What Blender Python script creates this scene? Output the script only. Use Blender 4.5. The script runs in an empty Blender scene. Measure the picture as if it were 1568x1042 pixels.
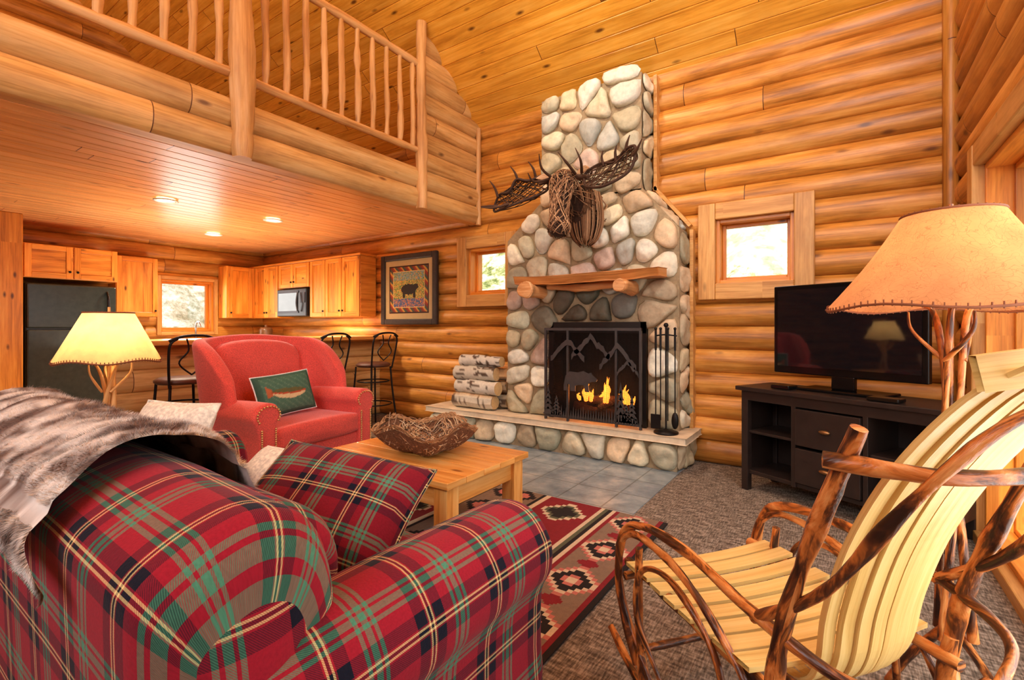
import bpy, math, random
from mathutils import Vector, Matrix, noise
random.seed(7)
S=bpy.context.scene
try:
    S.view_settings.view_transform='Standard'; S.view_settings.look='None'
    S.view_settings.exposure=0.2; S.view_settings.gamma=0.95
except Exception as e: print(e)
pi=math.pi
def lin(r,g,b):
    f=lambda c:((c/255)/12.92 if c/255<=.04045 else ((c/255+.055)/1.055)**2.4)
    return (f(r),f(g),f(b))
# ---------------------------------------------------------------- mesh buffer
def catmull(P,n=6,closed=False):
    P=[Vector(p) for p in P]; out=[]; m=len(P)
    rng=range(m if closed else m-1)
    for i in rng:
        if closed: a,b,c,d=P[(i-1)%m],P[i],P[(i+1)%m],P[(i+2)%m]
        else: a=P[max(i-1,0)];b=P[i];c=P[i+1];d=P[min(i+2,m-1)]
        for k in range(n):
            t=k/n
            out.append(.5*((2*b)+(c-a)*t+(2*a-5*b+4*c-d)*t*t+(3*b-a-3*c+d)*t**3))
    if not closed: out.append(P[-1].copy())
    return out
class MB:
    def __init__(s): s.v=[];s.f=[];s.uv=[];s.sm=[];s.c=[];s.cur=(1,1,1)
    def vt(s,p,c=None):
        s.v.append(tuple(p)); s.c.append(c or s.cur); return len(s.v)-1
    def fc(s,idx,uv=None,sm=False):
        s.f.append(tuple(idx)); s.uv.append(uv or [(0,0)]*len(idx)); s.sm.append(sm)
    def box(s,c,d,M=None):
        c=Vector(c);h=Vector(d)/2; o=random.random()*9
        L=max(range(3),key=lambda i:d[i])
        co=[Vector((x*h.x,y*h.y,z*h.z)) for x in(-1,1) for y in(-1,1) for z in(-1,1)]
        ids=[s.vt(((M@p) if M else p)+c) for p in co]
        for q,ax in(((0,1,3,2),0),((4,6,7,5),0),((0,4,5,1),1),((2,3,7,6),1),((0,2,6,4),2),((1,5,7,3),2)):
            A=[i for i in range(3) if i!=ax]
            if L in A: A=[L]+[i for i in A if i!=L]
            s.fc([ids[i] for i in q],[(co[i][A[0]]+o,co[i][A[1]]+o*.37) for i in q])
    def b2(s,x0,x1,y0,y1,z0,z1): s.box(((x0+x1)/2,(y0+y1)/2,(z0+z1)/2),(abs(x1-x0),abs(y1-y0),abs(z1-z0)))
    def tube(s,P,r,n=10,sub=6,knob=0,cap=True,straight=False,closed=False,sm=True,capc=None,colf=None):
        C=[Vector(p) for p in P] if straight else catmull(P,sub,closed)
        m=len(C); R=r if isinstance(r,(list,tuple)) else [r,r]
        o=random.random()*20
        up=Vector((0,0,1)); T=(C[1]-C[0]).normalized()
        if abs(T.dot(up))>.9: up=Vector((1,0,0))
        Nn=(up-T*up.dot(T)).normalized(); rings=[];ln=0;lens=[]
        for i in range(m):
            if closed: T=(C[(i+1)%m]-C[i-1])
            else: T=(C[min(i+1,m-1)]-C[max(i-1,0)])
            T=T.normalized() if T.length>1e-9 else Vector((0,0,1))
            Nn=(Nn-T*Nn.dot(T)); Nn=Nn.normalized() if Nn.length>1e-6 else T.orthogonal().normalized()
            B=T.cross(Nn)
            if i: ln+=(C[i]-C[i-1]).length
            lens.append(ln)
            t=i/(m-1)*(len(R)-1); k=min(int(t),len(R)-2); rr=R[k]+(R[k+1]-R[k])*(t-k)
            if knob: rr*=1+knob*noise.noise(C[i]*9+Vector((o,0,0)))*1.6
            ring=[]
            for j in range(n):
                a=2*pi*j/n+o; q=C[i]+(Nn*math.cos(a)+B*math.sin(a))*rr
                if knob: q+= (q-C[i])*knob*.6*noise.noise(q*22+Vector((o,0,0)))
                ring.append(s.vt(q,colf(j/n,q) if colf else None))
            rings.append(ring)
        r0=max(R)
        for i in range(m if closed else m-1):
            A=rings[i];Bq=rings[(i+1)%m]
            l1=lens[i]; l2=lens[i+1] if i+1<m else lens[i]+.01
            for j in range(n):
                k=(j+1)%n
                s.fc((A[j],A[k],Bq[k],Bq[j]),[(o+l1,r0*6.28*j/n),(o+l1,r0*6.28*(j+1)/n),(o+l2,r0*6.28*(j+1)/n),(o+l2,r0*6.28*j/n)],sm)
        if cap and not closed:
            for A,Cc in((rings[0],C[0]),(rings[-1],C[-1])):
                ids=[s.vt(s.v[i],capc or s.cur) for i in A]; s.fc(ids,[((s.v[i][0])*3,(s.v[i][2])*3) for i in ids])
    def grid(s,fn,nu,nv,uvf=None,sm=True,cu=False,cv=False,cf=None):
        I=[[s.vt(fn(i/nu,j/nv),cf(i/nu,j/nv) if cf else None) for j in range(nv+(0 if cv else 1))] for i in range(nu+(0 if cu else 1))]
        uvf=uvf or (lambda a,b:(a,b))
        for i in range(nu):
            for j in range(nv):
                i2=(i+1)%len(I); j2=(j+1)%len(I[0])
                s.fc((I[i][j],I[i2][j],I[i2][j2],I[i][j2]),[uvf(i/nu,j/nv),uvf((i+1)/nu,j/nv),uvf((i+1)/nu,(j+1)/nv),uvf(i/nu,(j+1)/nv)],sm)
        return I
    def lathe(s,c,prof,n=28,sm=True):
        c=Vector(c); m=len(prof)-1
        def fn(a,b):
            k=min(int(round(b*m)),m); r,z=prof[k]
            return c+Vector((r*math.cos(a*2*pi),r*math.sin(a*2*pi),z))
        s.grid(fn,n,m,lambda a,b:(a*2*pi*.2,b*m*.05),sm,cu=True)
    def ball(s,c,rx,ry=None,rz=None,n=12,M=None,p=1.0):
        ry=ry or rx; rz=rz or rx; c=Vector(c)
        sg=lambda x:math.copysign(abs(x)**p,x)
        def fn(a,b):
            th=a*2*pi; ph=(b-.5)*pi
            q=Vector((rx*sg(math.cos(ph))*sg(math.cos(th)),ry*sg(math.cos(ph))*sg(math.sin(th)),rz*sg(math.sin(ph))))
            return c+(M@q if M else q)
        s.grid(fn,n*2,n,lambda a,b:(a*4*rx,b*2*rx),True,cu=True)
    def poly(s,pts,d,nrm):
        nrm=Vector(nrm)*d; A=[s.vt(p) for p in pts]; B=[s.vt(Vector(p)+nrm) for p in pts]
        U=[(Vector(p).x,Vector(p).z) for p in pts]
        s.fc(A,U); s.fc(B[::-1],U[::-1]); n=len(A)
        for i in range(n):
            j=(i+1)%n; s.fc((A[i],A[j],B[j],B[i]),[(U[i][0],U[i][1]),(U[j][0],U[j][1]),(U[j][0],U[j][1]+d),(U[i][0],U[i][1]+d)])
    def section(s,pts,t0,t1,mapf,seg=14,rnd=.06,closed=True,sub=4,u0=0,bul=0,dome=.0):
        C=[(p.x,p.y) for p in catmull([(a,b,0) for a,b in pts],sub,True)]
        cx=sum(p[0] for p in C)/len(C); cz=sum(p[1] for p in C)/len(C)
        R=min(max(p[0] for p in C)-min(p[0] for p in C),max(p[1] for p in C)-min(p[1] for p in C))/2
        arc=[0]
        for i in range(len(C)):
            a=C[i];b=C[(i+1)%len(C)]; arc.append(arc[-1]+math.hypot(a[0]-b[0],a[1]-b[1]))
        sgn=1 if t1>t0 else -1; ins=min(rnd/R,.8)
        st0=[(t0+sgn*rnd*(1-math.cos(k/6*pi/2)),1-ins*(1-math.sin(k/6*pi/2))) for k in range(7)]
        stm=[(t0+sgn*rnd+(t1-t0-2*sgn*rnd)*k/seg,1) for k in range(1,seg)]
        st1=[(t1-sgn*rnd*(1-math.cos(k/6*pi/2)),1-ins*(1-math.sin(k/6*pi/2))) for k in range(6,-1,-1)]
        st=st0+stm+st1
        rings=[]
        for t,sc in st:
            q=(t-t0)/(t1-t0); bb=1+bul*math.sin(pi*max(0,min(1,q)))
            rings.append([s.vt(mapf(cx+(a-cx)*sc*bb,cz+(b-cz)*sc*bb,t)) for a,b in C])
        n=len(C)
        for i in range(len(rings)-1):
            for j in range(n):
                k=(j+1)%n; ta,tb=st[i][0],st[i+1][0]
                s.fc((rings[i][j],rings[i][k],rings[i+1][k],rings[i+1][j]),[(arc[j]+u0,ta),(arc[j+1]+u0,ta),(arc[j+1]+u0,tb),(arc[j]+u0,tb)],True)
        for end,(rg,(t,sc)) in enumerate(((rings[0],st[0]),(rings[-1],st[-1]))):
            prev=rg; pd=1.0; sg2=-sgn if end==0 else sgn
            for q in (.66,.33,0):
                tt=t+sg2*dome*(1-q*q)
                if q>0:
                    cur=[s.vt(mapf(cx+(a-cx)*sc*q,cz+(b-cz)*sc*q,tt)) for a,b in C]
                else: cur=[s.vt(mapf(cx,cz,tt))]*n
                for j in range(n):
                    k=(j+1)%n; U=lambda jj,f:(cx+(C[jj][0]-cx)*f*sc,cz+(C[jj][1]-cz)*f*sc)
                    if q>0: F=[prev[k],prev[j],cur[j],cur[k]]; UU=[U(k,pd),U(j,pd),U(j,q),U(k,q)]
                    else: F=[prev[k],prev[j],cur[0]]; UU=[U(k,pd),U(j,pd),(cx,cz)]
                    if end==1: F=F[::-1];UU=UU[::-1]
                    s.fc(F,UU,True)
                prev=cur; pd=q
    def obj(s,name,mat,parent=None,bevel=0,sub=0,solid=0):
        me=bpy.data.meshes.new(name); me.from_pydata(s.v,[],s.f)
        uvl=me.uv_layers.new(name='UVMap'); fl=[c for u in s.uv for p in u for c in p]
        if len(fl)==len(uvl.data)*2: uvl.data.foreach_set('uv',fl)
        ca=me.color_attributes.new('Col','FLOAT_COLOR','POINT')
        ca.data.foreach_set('color',[x for c in s.c for x in (c[0],c[1],c[2],1)])
        me.polygons.foreach_set('use_smooth',s.sm); me.materials.append(mat); me.update()
        o=bpy.data.objects.new(name,me); S.collection.objects.link(o)
        if parent: o.parent=parent
        if solid:
            m=o.modifiers.new('s','SOLIDIFY'); m.thickness=solid; m.offset=0
        if bevel:
            m=o.modifiers.new('b','BEVEL'); m.width=bevel; m.segments=2; m.limit_method='ANGLE'
        if sub:
            m=o.modifiers.new('ss','SUBSURF'); m.levels=sub; m.render_levels=sub
        return o
def empty(name,loc=(0,0,0)):
    e=bpy.data.objects.new(name,None); e.empty_display_size=.1; S.collection.objects.link(e); return e
# ---------------------------------------------------------------- materials
class NT:
    def __init__(s,name):
        s.m=bpy.data.materials.new(name); s.m.use_nodes=True; s.t=s.m.node_tree; s.n=s.t.nodes; s.l=s.t.links
        s.b=s.n['Principled BSDF']; s.out=s.n['Material Output']
    def new(s,k,**a):
        x=s.n.new(k)
        for q,v in a.items(): setattr(x,q,v)
        return x
    def put(s,sock,v):
        if isinstance(v,bpy.types.NodeSocket): s.l.new(v,sock)
        else: sock.default_value=v
    def math(s,op,a,b=None,c=None):
        x=s.new('ShaderNodeMath',operation=op); s.put(x.inputs[0],a)
        if b is not None: s.put(x.inputs[1],b)
        if c is not None: s.put(x.inputs[2],c)
        return x.outputs[0]
    def uv(s):
        x=s.new('ShaderNodeUVMap'); x.uv_map='UVMap'; y=s.new('ShaderNodeSeparateXYZ'); s.l.new(x.outputs[0],y.inputs[0]); return y.outputs[0],y.outputs[1]
    def xyz(s,a,b,c=0.0):
        x=s.new('ShaderNodeCombineXYZ')
        for i,v in enumerate((a,b,c)): s.put(x.inputs[i],v)
        return x.outputs[0]
    def objc(s): return s.new('ShaderNodeTexCoord').outputs['Object']
    def mapv(s,v,sc):
        x=s.new('ShaderNodeMapping'); s.l.new(v,x.inputs[0]); x.inputs['Scale'].default_value=sc; return x.outputs[0]
    def noise(s,vec,sc,det=3,rough=.55,dist=0):
        x=s.new('ShaderNodeTexNoise'); s.put(x.inputs['Vector'],vec); x.inputs['Scale'].default_value=sc; x.inputs['Detail'].default_value=det
        x.inputs['Roughness'].default_value=rough; x.inputs['Distortion'].default_value=dist; return x.outputs['Fac']
    def ramp(s,f,st,interp='LINEAR'):
        x=s.new('ShaderNodeValToRGB'); s.put(x.inputs[0],f); e=x.color_ramp; e.interpolation=interp
        while len(e.elements)<len(st): e.elements.new(.5)
        for i,(p,c) in enumerate(st): e.elements[i].position=p
        for i,(p,c) in enumerate(st): e.elements[i].color=(*c,1)
        return x.outputs[0]
    def mix(s,f,a,b,mode='MIX'):
        x=s.new('ShaderNodeMix',data_type='RGBA',blend_type=mode); s.put(x.inputs[0],f)
        for k,v in((6,a),(7,b)): s.put(x.inputs[k],(*v,1) if isinstance(v,tuple) else v)
        return x.outputs[2]
    def bump(s,h,st=.3,d=.01):
        x=s.new('ShaderNodeBump'); x.inputs['Strength'].default_value=st; x.inputs['Distance'].default_value=d; s.l.new(h,x.inputs['Height']); s.l.new(x.outputs[0],s.b.inputs['Normal'])
    def done(s,col,rough=.5,spec=None,metal=0):
        s.put(s.b.inputs['Base Color'],(*col,1) if isinstance(col,tuple) else col); s.put(s.b.inputs['Roughness'],rough); s.b.inputs['Metallic'].default_value=metal
        if spec is not None: s.b.inputs['Specular IOR Level'].default_value=spec
        return s.m
def plain(name,c,rough=.6,metal=0,var=.12,sc=20,bump=0,spec=None):
    t=NT(name); o=t.objc(); n=t.noise(o,sc,4)
    col=t.ramp(n,[(.3,tuple(x*(1-var) for x in c)),(.7,tuple(min(1,x*(1+var)) for x in c))])
    if bump: t.bump(t.noise(o,sc*4,3),bump,.004)
    return t.done(col,rough,spec,metal)
def wood(name,cd,cm,cl,pitch=0,seg=2.6,rough=.4,var=.35,knot=.5,kc=None,gr=14,vv=1.0,blotch=0):
    t=NT(name); u,v=t.uv()
    kc=kc or tuple(x*.18 for x in cd)
    if pitch:
        row=t.math('FLOOR',t.math('DIVIDE',v,pitch)); w=t.new('ShaderNodeTexWhiteNoise',noise_dimensions='1D'); t.put(w.inputs['W'],row); w=w.outputs[0]
    else:
        w=t.new('ShaderNodeObjectInfo').outputs['Random']; row=t.math('MULTIPLY',w,40)
    uo=t.math('DIVIDE',t.math('ADD',u,t.math('MULTIPLY',w,9.0)),seg)
    sg=t.math('FLOOR',uo); w2=t.new('ShaderNodeTexWhiteNoise',noise_dimensions='2D'); t.put(w2.inputs['Vector'],t.xyz(row,sg)); w2=w2.outputs[0]
    off=t.math('MULTIPLY',w2,37.0)
    g=t.noise(t.xyz(t.math('MULTIPLY',u,1.3),t.math('MULTIPLY',v,gr),off),1.0,6,.6,.6)
    g2=t.noise(t.xyz(t.math('MULTIPLY',u,2.5),t.math('MULTIPLY',v,gr*6),off),1.0,3,.6,.2)
    gg=t.math('ADD',t.math('MULTIPLY',g,.7),t.math('MULTIPLY',g2,.3))
    col=t.ramp(gg,[(.34,cd),(.5,cm),(.66,cl)])
    br=t.math('ADD',1-var/2,t.math('MULTIPLY',w2,var))
    col=t.mix(1.0,col,t.xyz(br,br,br),'MULTIPLY')
    if blotch:
        b=t.noise(t.xyz(t.math('MULTIPLY',u,2.0),t.math('MULTIPLY',v,4.0),off),1.0,4,.6)
        col=t.mix(blotch,col,t.ramp(b,[(.35,(.45,.36,.30)),(.55,(1.,1.,1.))]),'MULTIPLY')
    if knot:
        vo=t.new('ShaderNodeTexVoronoi',feature='F1'); t.put(vo.inputs['Vector'],t.xyz(t.math('MULTIPLY',u,2.2*vv),t.math('MULTIPLY',v,6.0*vv),off)); vo.inputs['Scale'].default_value=1
        k=t.ramp(vo.outputs['Distance'],[(.0,(1,1,1)),(.05,(1,1,1)),(.13,(0,0,0))])
        col=t.mix(t.math('MULTIPLY',k,knot),col,kc)
    if pitch:
        fr=t.math('FRACT',uo); j=t.math('LESS_THAN',fr,.006/seg); col=t.mix(j,col,kc)
    t.bump(gg,.15,.01)
    return t.done(col,rough)
LOG=wood('log_honey',lin(150,92,30),lin(206,138,54),lin(230,170,88),.2,2.7,.42,.3,.75,kc=lin(84,38,12),blotch=.42)
LOGY=wood('log_pale',lin(182,130,68),lin(222,174,106),lin(235,196,136),.2,3.2,.5,.2,.8,kc=lin(100,54,24),blotch=.35)
CEIL=wood('pine_ceiling_boards',lin(190,124,34),lin(224,158,54),lin(238,180,80),.14,3.0,.32,.25,.9,kc=lin(84,38,8),blotch=.2)
KCEIL=wood('pine_loft_underside',lin(206,136,76),lin(234,168,102),lin(244,188,122),.14,3.0,.3,.2,.8,kc=lin(120,54,20))
CAB=wood('knotty_pine_cabinet',lin(176,98,26),lin(222,138,48),lin(240,168,72),0,3,.35,.3,.9,kc=lin(80,34,10),vv=1.3)
TRIM=wood('pine_trim',lin(176,116,52),lin(210,154,84),lin(230,180,110),0,3,.45,.15,.5,blotch=.3)
TABLE=wood('pine_table',lin(196,122,50),lin(232,164,82),lin(246,194,118),0,5,.28,.15,.8,kc=lin(120,60,22),vv=1.2,blotch=.25)
def stickmat():
    t=NT('hickory_stick_bark'); u,v=t.uv(); n=t.noise(t.xyz(t.math('MULTIPLY',u,7.0),t.math('MULTIPLY',v,22.0),0.0),1.0,5,.6,.8)
    col=t.ramp(n,[(.36,lin(46,24,14)),(.45,lin(100,54,26)),(.53,lin(192,112,48)),(.66,lin(226,160,94))])
    t.bump(n,.6,.012); return t.done(col,.33)
STICK=stickmat()
SLAT=wood('oak_slat',lin(206,166,92),lin(226,192,118),lin(238,210,142),0,9,.35,.08,0,gr=40)
BALU=wood('peeled_log_rail',lin(182,122,64),lin(216,164,100),lin(234,188,130),0,9,.5,.15,.7,kc=lin(110,56,26),blotch=.3)
DARK=plain('black_paint',lin(30,26,24),.35)
IRON=plain('wrought_iron',lin(34,28,26),.45,.6)
BLK=plain('gloss_black',lin(12,12,13),.12,0,.05)
def scr():
    t=NT('tv_glass'); return t.done((.006,.006,.008),.04,.9)
TVG=scr()
def tartan(name,period=.27,k=1.0):
    t=NT(name); u,v=t.uv()
    red=tuple(x*k for x in lin(162,28,50)); dk=lin(14,20,40); gr=lin(84,150,122); cr=lin(240,220,156)
    st=[(0,dk),(.12,red),(.135,cr),(.155,dk),(.18,cr),(.20,red),(.215,dk),(.335,red),(.46,gr),(.50,red),(.53,gr),(.59,red),(.62,gr),(.66,red)]
    A=t.ramp(t.math('FRACT',t.math('DIVIDE',u,period)),st,'CONSTANT'); B=t.ramp(t.math('FRACT',t.math('DIVIDE',v,period)),st,'CONSTANT')
    tw=t.math('GREATER_THAN',t.math('FRACT',t.math('MULTIPLY',t.math('ADD',u,v),240.0)),.5)
    f=t.math('ADD',.32,t.math('MULTIPLY',tw,.36))
    col=t.mix(f,A,B); n=t.noise(t.xyz(u,v),180,3); col=t.mix(.3,col,t.ramp(n,[(.3,(.3,.3,.3)),(.7,(1.,1.,1.))]),'MULTIPLY')
    t.bump(n,.25,.003); t.b.inputs['Sheen Weight'].default_value=.1
    return t.done(col,.9,.2)
PLAID=tartan('tartan_wool',.235)
def vcol(name,rough=.8,nz=.3,sc=60,bump=.3,spec=.3,d=.006):
    t=NT(name); a=t.new('ShaderNodeAttribute',attribute_name='Col'); n=t.noise(t.objc(),sc,5,.65)
    n2=t.noise(t.objc(),sc*.2,3)
    col=t.mix(nz,a.outputs['Color'],t.ramp(n,[(.3,(.35,.35,.35)),(.65,(1.,1.,1.))]),'MULTIPLY')
    col=t.mix(nz,col,t.ramp(n2,[(.3,(.6,.6,.6)),(.6,(1.,1.,1.))]),'MULTIPLY')
    t.bump(n,bump,d); return t.done(col,rough,spec)
STONE=vcol('river_rock',.6,.34,26,.7)
WOVEN=vcol('woven_wool',.95,.3,220,.3)
PAINTED=vcol('print_colours',.5,.1,80,0)
FIREW=vcol('split_firewood',.85,.25,45,.5)
FUR=vcol('faux_fur',.8,.1,60,.1)
TWIG=vcol('twig',.7,.25,60,.3)
MORTAR=plain('mortar',lin(160,138,106),.95,0,.2,30,.5)
SLAB=plain('hearth_sandstone',lin(214,194,164),.75,0,.15,9,.4)
SOOT=plain('firebox_soot',lin(24,20,17),.95)
def fabric(name,c,sc=160):
    t=NT(name); o=t.objc(); n=t.noise(o,sc,2); m=t.noise(o,4,3)
    col=t.ramp(n,[(.35,tuple(x*.8 for x in c)),(.65,tuple(min(1,x*1.2) for x in c))]); col=t.mix(.25,col,t.ramp(m,[(.3,(.6,.6,.6)),(.7,(1.,1.,1.))]),'MULTIPLY')
    t.bump(n,.3,.003); t.b.inputs['Sheen Weight'].default_value=.3; return t.done(col,.85,.2)
REDF=fabric('coral_red_linen',lin(226,92,82))
WHITEF=fabric('white_boucle',lin(236,228,212),60)
def carpetm():
    t=NT('berber_carpet'); o=t.objc(); n=t.noise(t.mapv(o,(150,20,1)),1,2); m=t.noise(t.mapv(o,(14,60,1)),1,2)
    col=t.ramp(t.math('MULTIPLY',t.math('ADD',n,m),.5),[(.38,lin(84,74,64)),(.5,lin(126,112,98)),(.62,lin(168,154,138))]); t.bump(n,.4,.006); return t.done(col,.95,.1)
CARP=carpetm()
def tilem():
    t=NT('slate_tile'); o=t.objc(); br=t.new('ShaderNodeTexBrick'); t.l.new(o,br.inputs['Vector']); br.inputs['Scale'].default_value=1
    br.inputs['Brick Width'].default_value=.33; br.inputs['Row Height'].default_value=.33; br.inputs['Mortar Size'].default_value=.006; br.offset=.0
    n=t.noise(o,6,5,.6); c=t.ramp(n,[(.3,lin(116,128,134)),(.55,lin(154,164,166)),(.75,lin(190,190,182))])
    br.inputs['Color1'].default_value=(.8,.8,.85,1); br.inputs['Color2'].default_value=(1,1,1,1); br.inputs['Mortar'].default_value=(.55,.53,.5,1)
    col=t.mix(1.0,c,br.outputs['Color'],'MULTIPLY'); t.bump(n,.2,.01); return t.done(col,.3)
TILE=tilem()
def emis(name,c,s):
    t=NT(name); t.b.inputs['Base Color'].default_value=(*c,1); t.b.inputs['Emission Color'].default_value=(*c,1); t.b.inputs['Emission Strength'].default_value=s; return t.m
def glassm():
    t=NT('window_glass'); tr=t.new('ShaderNodeBsdfTransparent'); gl=t.new('ShaderNodeBsdfGlossy'); gl.inputs['Roughness'].default_value=.02
    mx=t.new('ShaderNodeMixShader'); mx.inputs[0].default_value=.05; t.l.new(tr.outputs[0],mx.inputs[1]); t.l.new(gl.outputs[0],mx.inputs[2]); t.l.new(mx.outputs[0],t.out.inputs[0]); return t.m
GLASS=glassm()
def shadem(name,c,vein,tr=.5,gloss=.0):
    t=NT(name); o=t.objc(); n=t.noise(o,7,4,.6); vo=t.new('ShaderNodeTexVoronoi',feature='DISTANCE_TO_EDGE')
    wv=t.new('ShaderNodeVectorMath',operation='ADD'); t.l.new(o,wv.inputs[0]); nz=t.new('ShaderNodeTexNoise'); nz.inputs['Scale'].default_value=9; t.l.new(o,nz.inputs['Vector']); t.l.new(nz.outputs['Color'],wv.inputs[1])
    t.l.new(wv.outputs[0],vo.inputs['Vector']); vo.inputs['Scale'].default_value=15
    e=t.ramp(vo.outputs['Distance'],[(0,(1,1,1)),(.04,(0,0,0))])
    col=t.ramp(n,[(.3,tuple(x*.8 for x in c)),(.7,tuple(min(1,x*1.15) for x in c))]); col=t.mix(t.math('MULTIPLY',e,vein),col,tuple(x*.45 for x in c))
    d=t.new('ShaderNodeBsdfDiffuse'); tl=t.new('ShaderNodeBsdfTranslucent'); t.l.new(col,d.inputs[0]); t.l.new(col,tl.inputs[0]); mx=t.new('ShaderNodeMixShader'); mx.inputs[0].default_value=tr
    t.l.new(d.outputs[0],mx.inputs[1]); t.l.new(tl.outputs[0],mx.inputs[2]); t.l.new(mx.outputs[0],t.out.inputs[0]); return t.m
SH1=shadem('rawhide_shade',lin(216,150,100),.6,.42); SH2=shadem('parchment_shade',lin(246,212,152),.1,.55)
# ---------------------------------------------------------------- room shell
DW=4.5; XR=.68; XL=-8.3; XLOFT=-3.54; YB=-2.6
def logwall(name,axis,fixed,nrm,a0,a1,z0,z1,ops,mat,pitch=.2,bul=.058,off=0):
    mb=MB(); n=Vector(nrm)
    k=math.floor(z0/pitch+1e-6)
    while k*pitch<z1-1e-6:
        lo=max(k*pitch,z0);hi=min((k+1)*pitch,z1); zc=(k+.5)*pitch
        ss=sorted(set([lo+(hi-lo)*(.5-.5*math.cos(pi*i/12)) for i in range(13)]+[o[i] for o in ops for i in(2,3) if lo<o[i]<hi]))
        cache={}
        def V(a,zz):
            key=(a,round(zz,5))
            if key not in cache:
                q=(zz-zc)/(pitch/2); d=bul*max(0,1-min(1,q*q))**.6
                p=Vector((a,fixed,zz)) if axis=='x' else Vector((fixed,a,zz)); cache[key]=mb.vt(p+n*d)
            return cache[key]
        for i in range(len(ss)-1):
            m=(ss[i]+ss[i+1])/2; iv=[(a0,a1)]
            for o in ops:
                if o[2]<m<o[3]:
                    nn=[]
                    for a,b in iv:
                        if o[0]>a: nn.append((a,min(b,o[0])))
                        if o[1]<b: nn.append((max(a,o[1]),b))
                    iv=nn
            for a,b in iv:
                if b>a: mb.fc((V(a,ss[i]),V(b,ss[i]),V(b,ss[i+1]),V(a,ss[i+1])),[(a+off,ss[i]),(b+off,ss[i]),(b+off,ss[i+1]),(a+off,ss[i+1])],True)
        k+=1
    return mb.obj(name,mat)
W1=(-.91,-.32,1.57,2.12); W2=(-3.69,-3.12,1.57,2.12); W3=(2.93,3.66,1.12,1.9); WD=(.9,3.7,.06,2.1); W4=(1.3,2.8,2.9,4.1)
logwall('wall_fireplace','x',DW,(0,-1,0),XL,XR,0,3.8,[W1,W2],LOG)
logwall('wall_right','y',XR,(-1,0,0),YB,DW,0,7,[WD,W4],LOG,off=3)
logwall('wall_kitchen','y',XL,(1,0,0),YB,DW,0,6.9,[W3],LOG,off=7)
logwall('wall_back','x',YB,(0,1,0),XL,XR,0,4.8,[],LOG)
def groove(name,o,al,ac,nrm,L,Wd,pitch,mat,g=.007,dp=.008):
    mb=MB(); o=Vector(o);al=Vector(al).normalized();ac=Vector(ac).normalized();nr=Vector(nrm)
    p=0; pr=[]
    while p<Wd:
        e=min(p+pitch,Wd); pr+= [(p,-dp),(p+g,0),(e-g,0),(e,-dp)]; p=e
    for i in range(len(pr)-1):
        (a,da),(b,db)=pr[i],pr[i+1]
        if b-a<1e-6: continue
        q=[o+ac*a+nr*da,o+al*L+ac*a+nr*da,o+al*L+ac*b+nr*db,o+ac*b+nr*db]
        mb.fc([mb.vt(x) for x in q],[(0,a),(L,a),(L,b),(0,b)])
    return mb.obj(name,mat)
n1=Vector((0,-.8,-1)).normalized()
groove('ceiling',(XL-.1,4.52,3.464),(1,0,0),(0,-1,.8),n1,9.2,5.4,.14,CEIL)
groove('ceiling_rear',(XL-.1,YB-.05,4.48),(1,0,0),(0,1,.8),(0,.6,-.8),9.2,3.8,.14,CEIL)
groove('ceiling_under_loft',(XLOFT,YB,2.45),(0,1,0),(-1,0,0),(0,0,-1),DW-YB,XLOFT-XL,.14,KCEIL)
mb=MB(); mb.b2(XL,XR,YB,DW,-.1,0); mb.obj('floor',CARP)
mb=MB(); mb.b2(-4.0,-1.1,2.95,DW,0,.006); mb.obj('floor_tile',TILE)
logwall('wall_loft_beam','y',XLOFT,(1,0,0),YB,DW,2.4,2.8,[],LOGY,off=1,bul=.06)
logwall('wall_loft_end','y',XLOFT-.02,(1,0,0),3.5,DW,2.8,4.6,[],LOGY,off=2)
mb=MB(); mb.b2(XL,XLOFT-.01,YB,DW,2.5,2.79); mb.b2(XLOFT-.12,XLOFT+.0,YB,DW,2.4,2.5); mb.obj('floor_loft',TRIM)
rail=empty('loft_railing')
mb=MB()
XP=XLOFT+.03
for y0,y1 in((-2.4,1.65),(1.81,3.45)):
    mb.tube([(XP,y0,3.83),(XP,(y0+y1)/2,3.84),(XP,y1,3.83)],.036,knob=.12,sub=14)
    mb.tube([(XP,y0,2.96),(XP,(y0+y1)/2,2.955),(XP,y1,2.965)],.034,knob=.12,sub=14)
    n=int((y1-y0)/.158)
    for i in range(n):
        y=y0+(y1-y0)*(i+.6)/n; mb.tube([(XP,y,2.94),(XP+.004,y+.006,3.2),(XP-.004,y,3.6),(XP,y,3.85)],[.02,.027,.026,.02],knob=.25,n=8,sub=5)
mb.obj('rails_and_balusters',BALU,rail)
mb=MB(); mb.tube([(XP+.03,1.73,2.38),(XP+.03,1.73,3),(XP+.03,1.72,3.7),(XP+.03,1.73,4.6)],[.068,.078,.072,.07],knob=.2,n=16,sub=8)
mb.tube([(XP+.02,3.49,2.38),(XP+.02,3.49,3),(XP+.02,3.48,3.7),(XP+.02,3.49,4.25)],[.055,.058,.05,.05],knob=.15,n=14,sub=8)
mb.tube([(XP+.01,4.42,2.38),(XP+.01,4.42,3.5)],.03,knob=.1); mb.obj('newel_posts',BALU,rail)
mb=MB(); mb.tube([(XR-.07,DW-.07,0),(XR-.07,DW-.07,3.6)],.045,knob=.05); mb.obj('trim_1',LOG)
mb=MB(); mb.b2(-7.75,-7.5,1.1,1.36,0,2.45); mb.b2(-8.3,-7.75,1.2,1.34,0,2.45); mb.obj('trim_2',CAB,bevel=.01)
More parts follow.
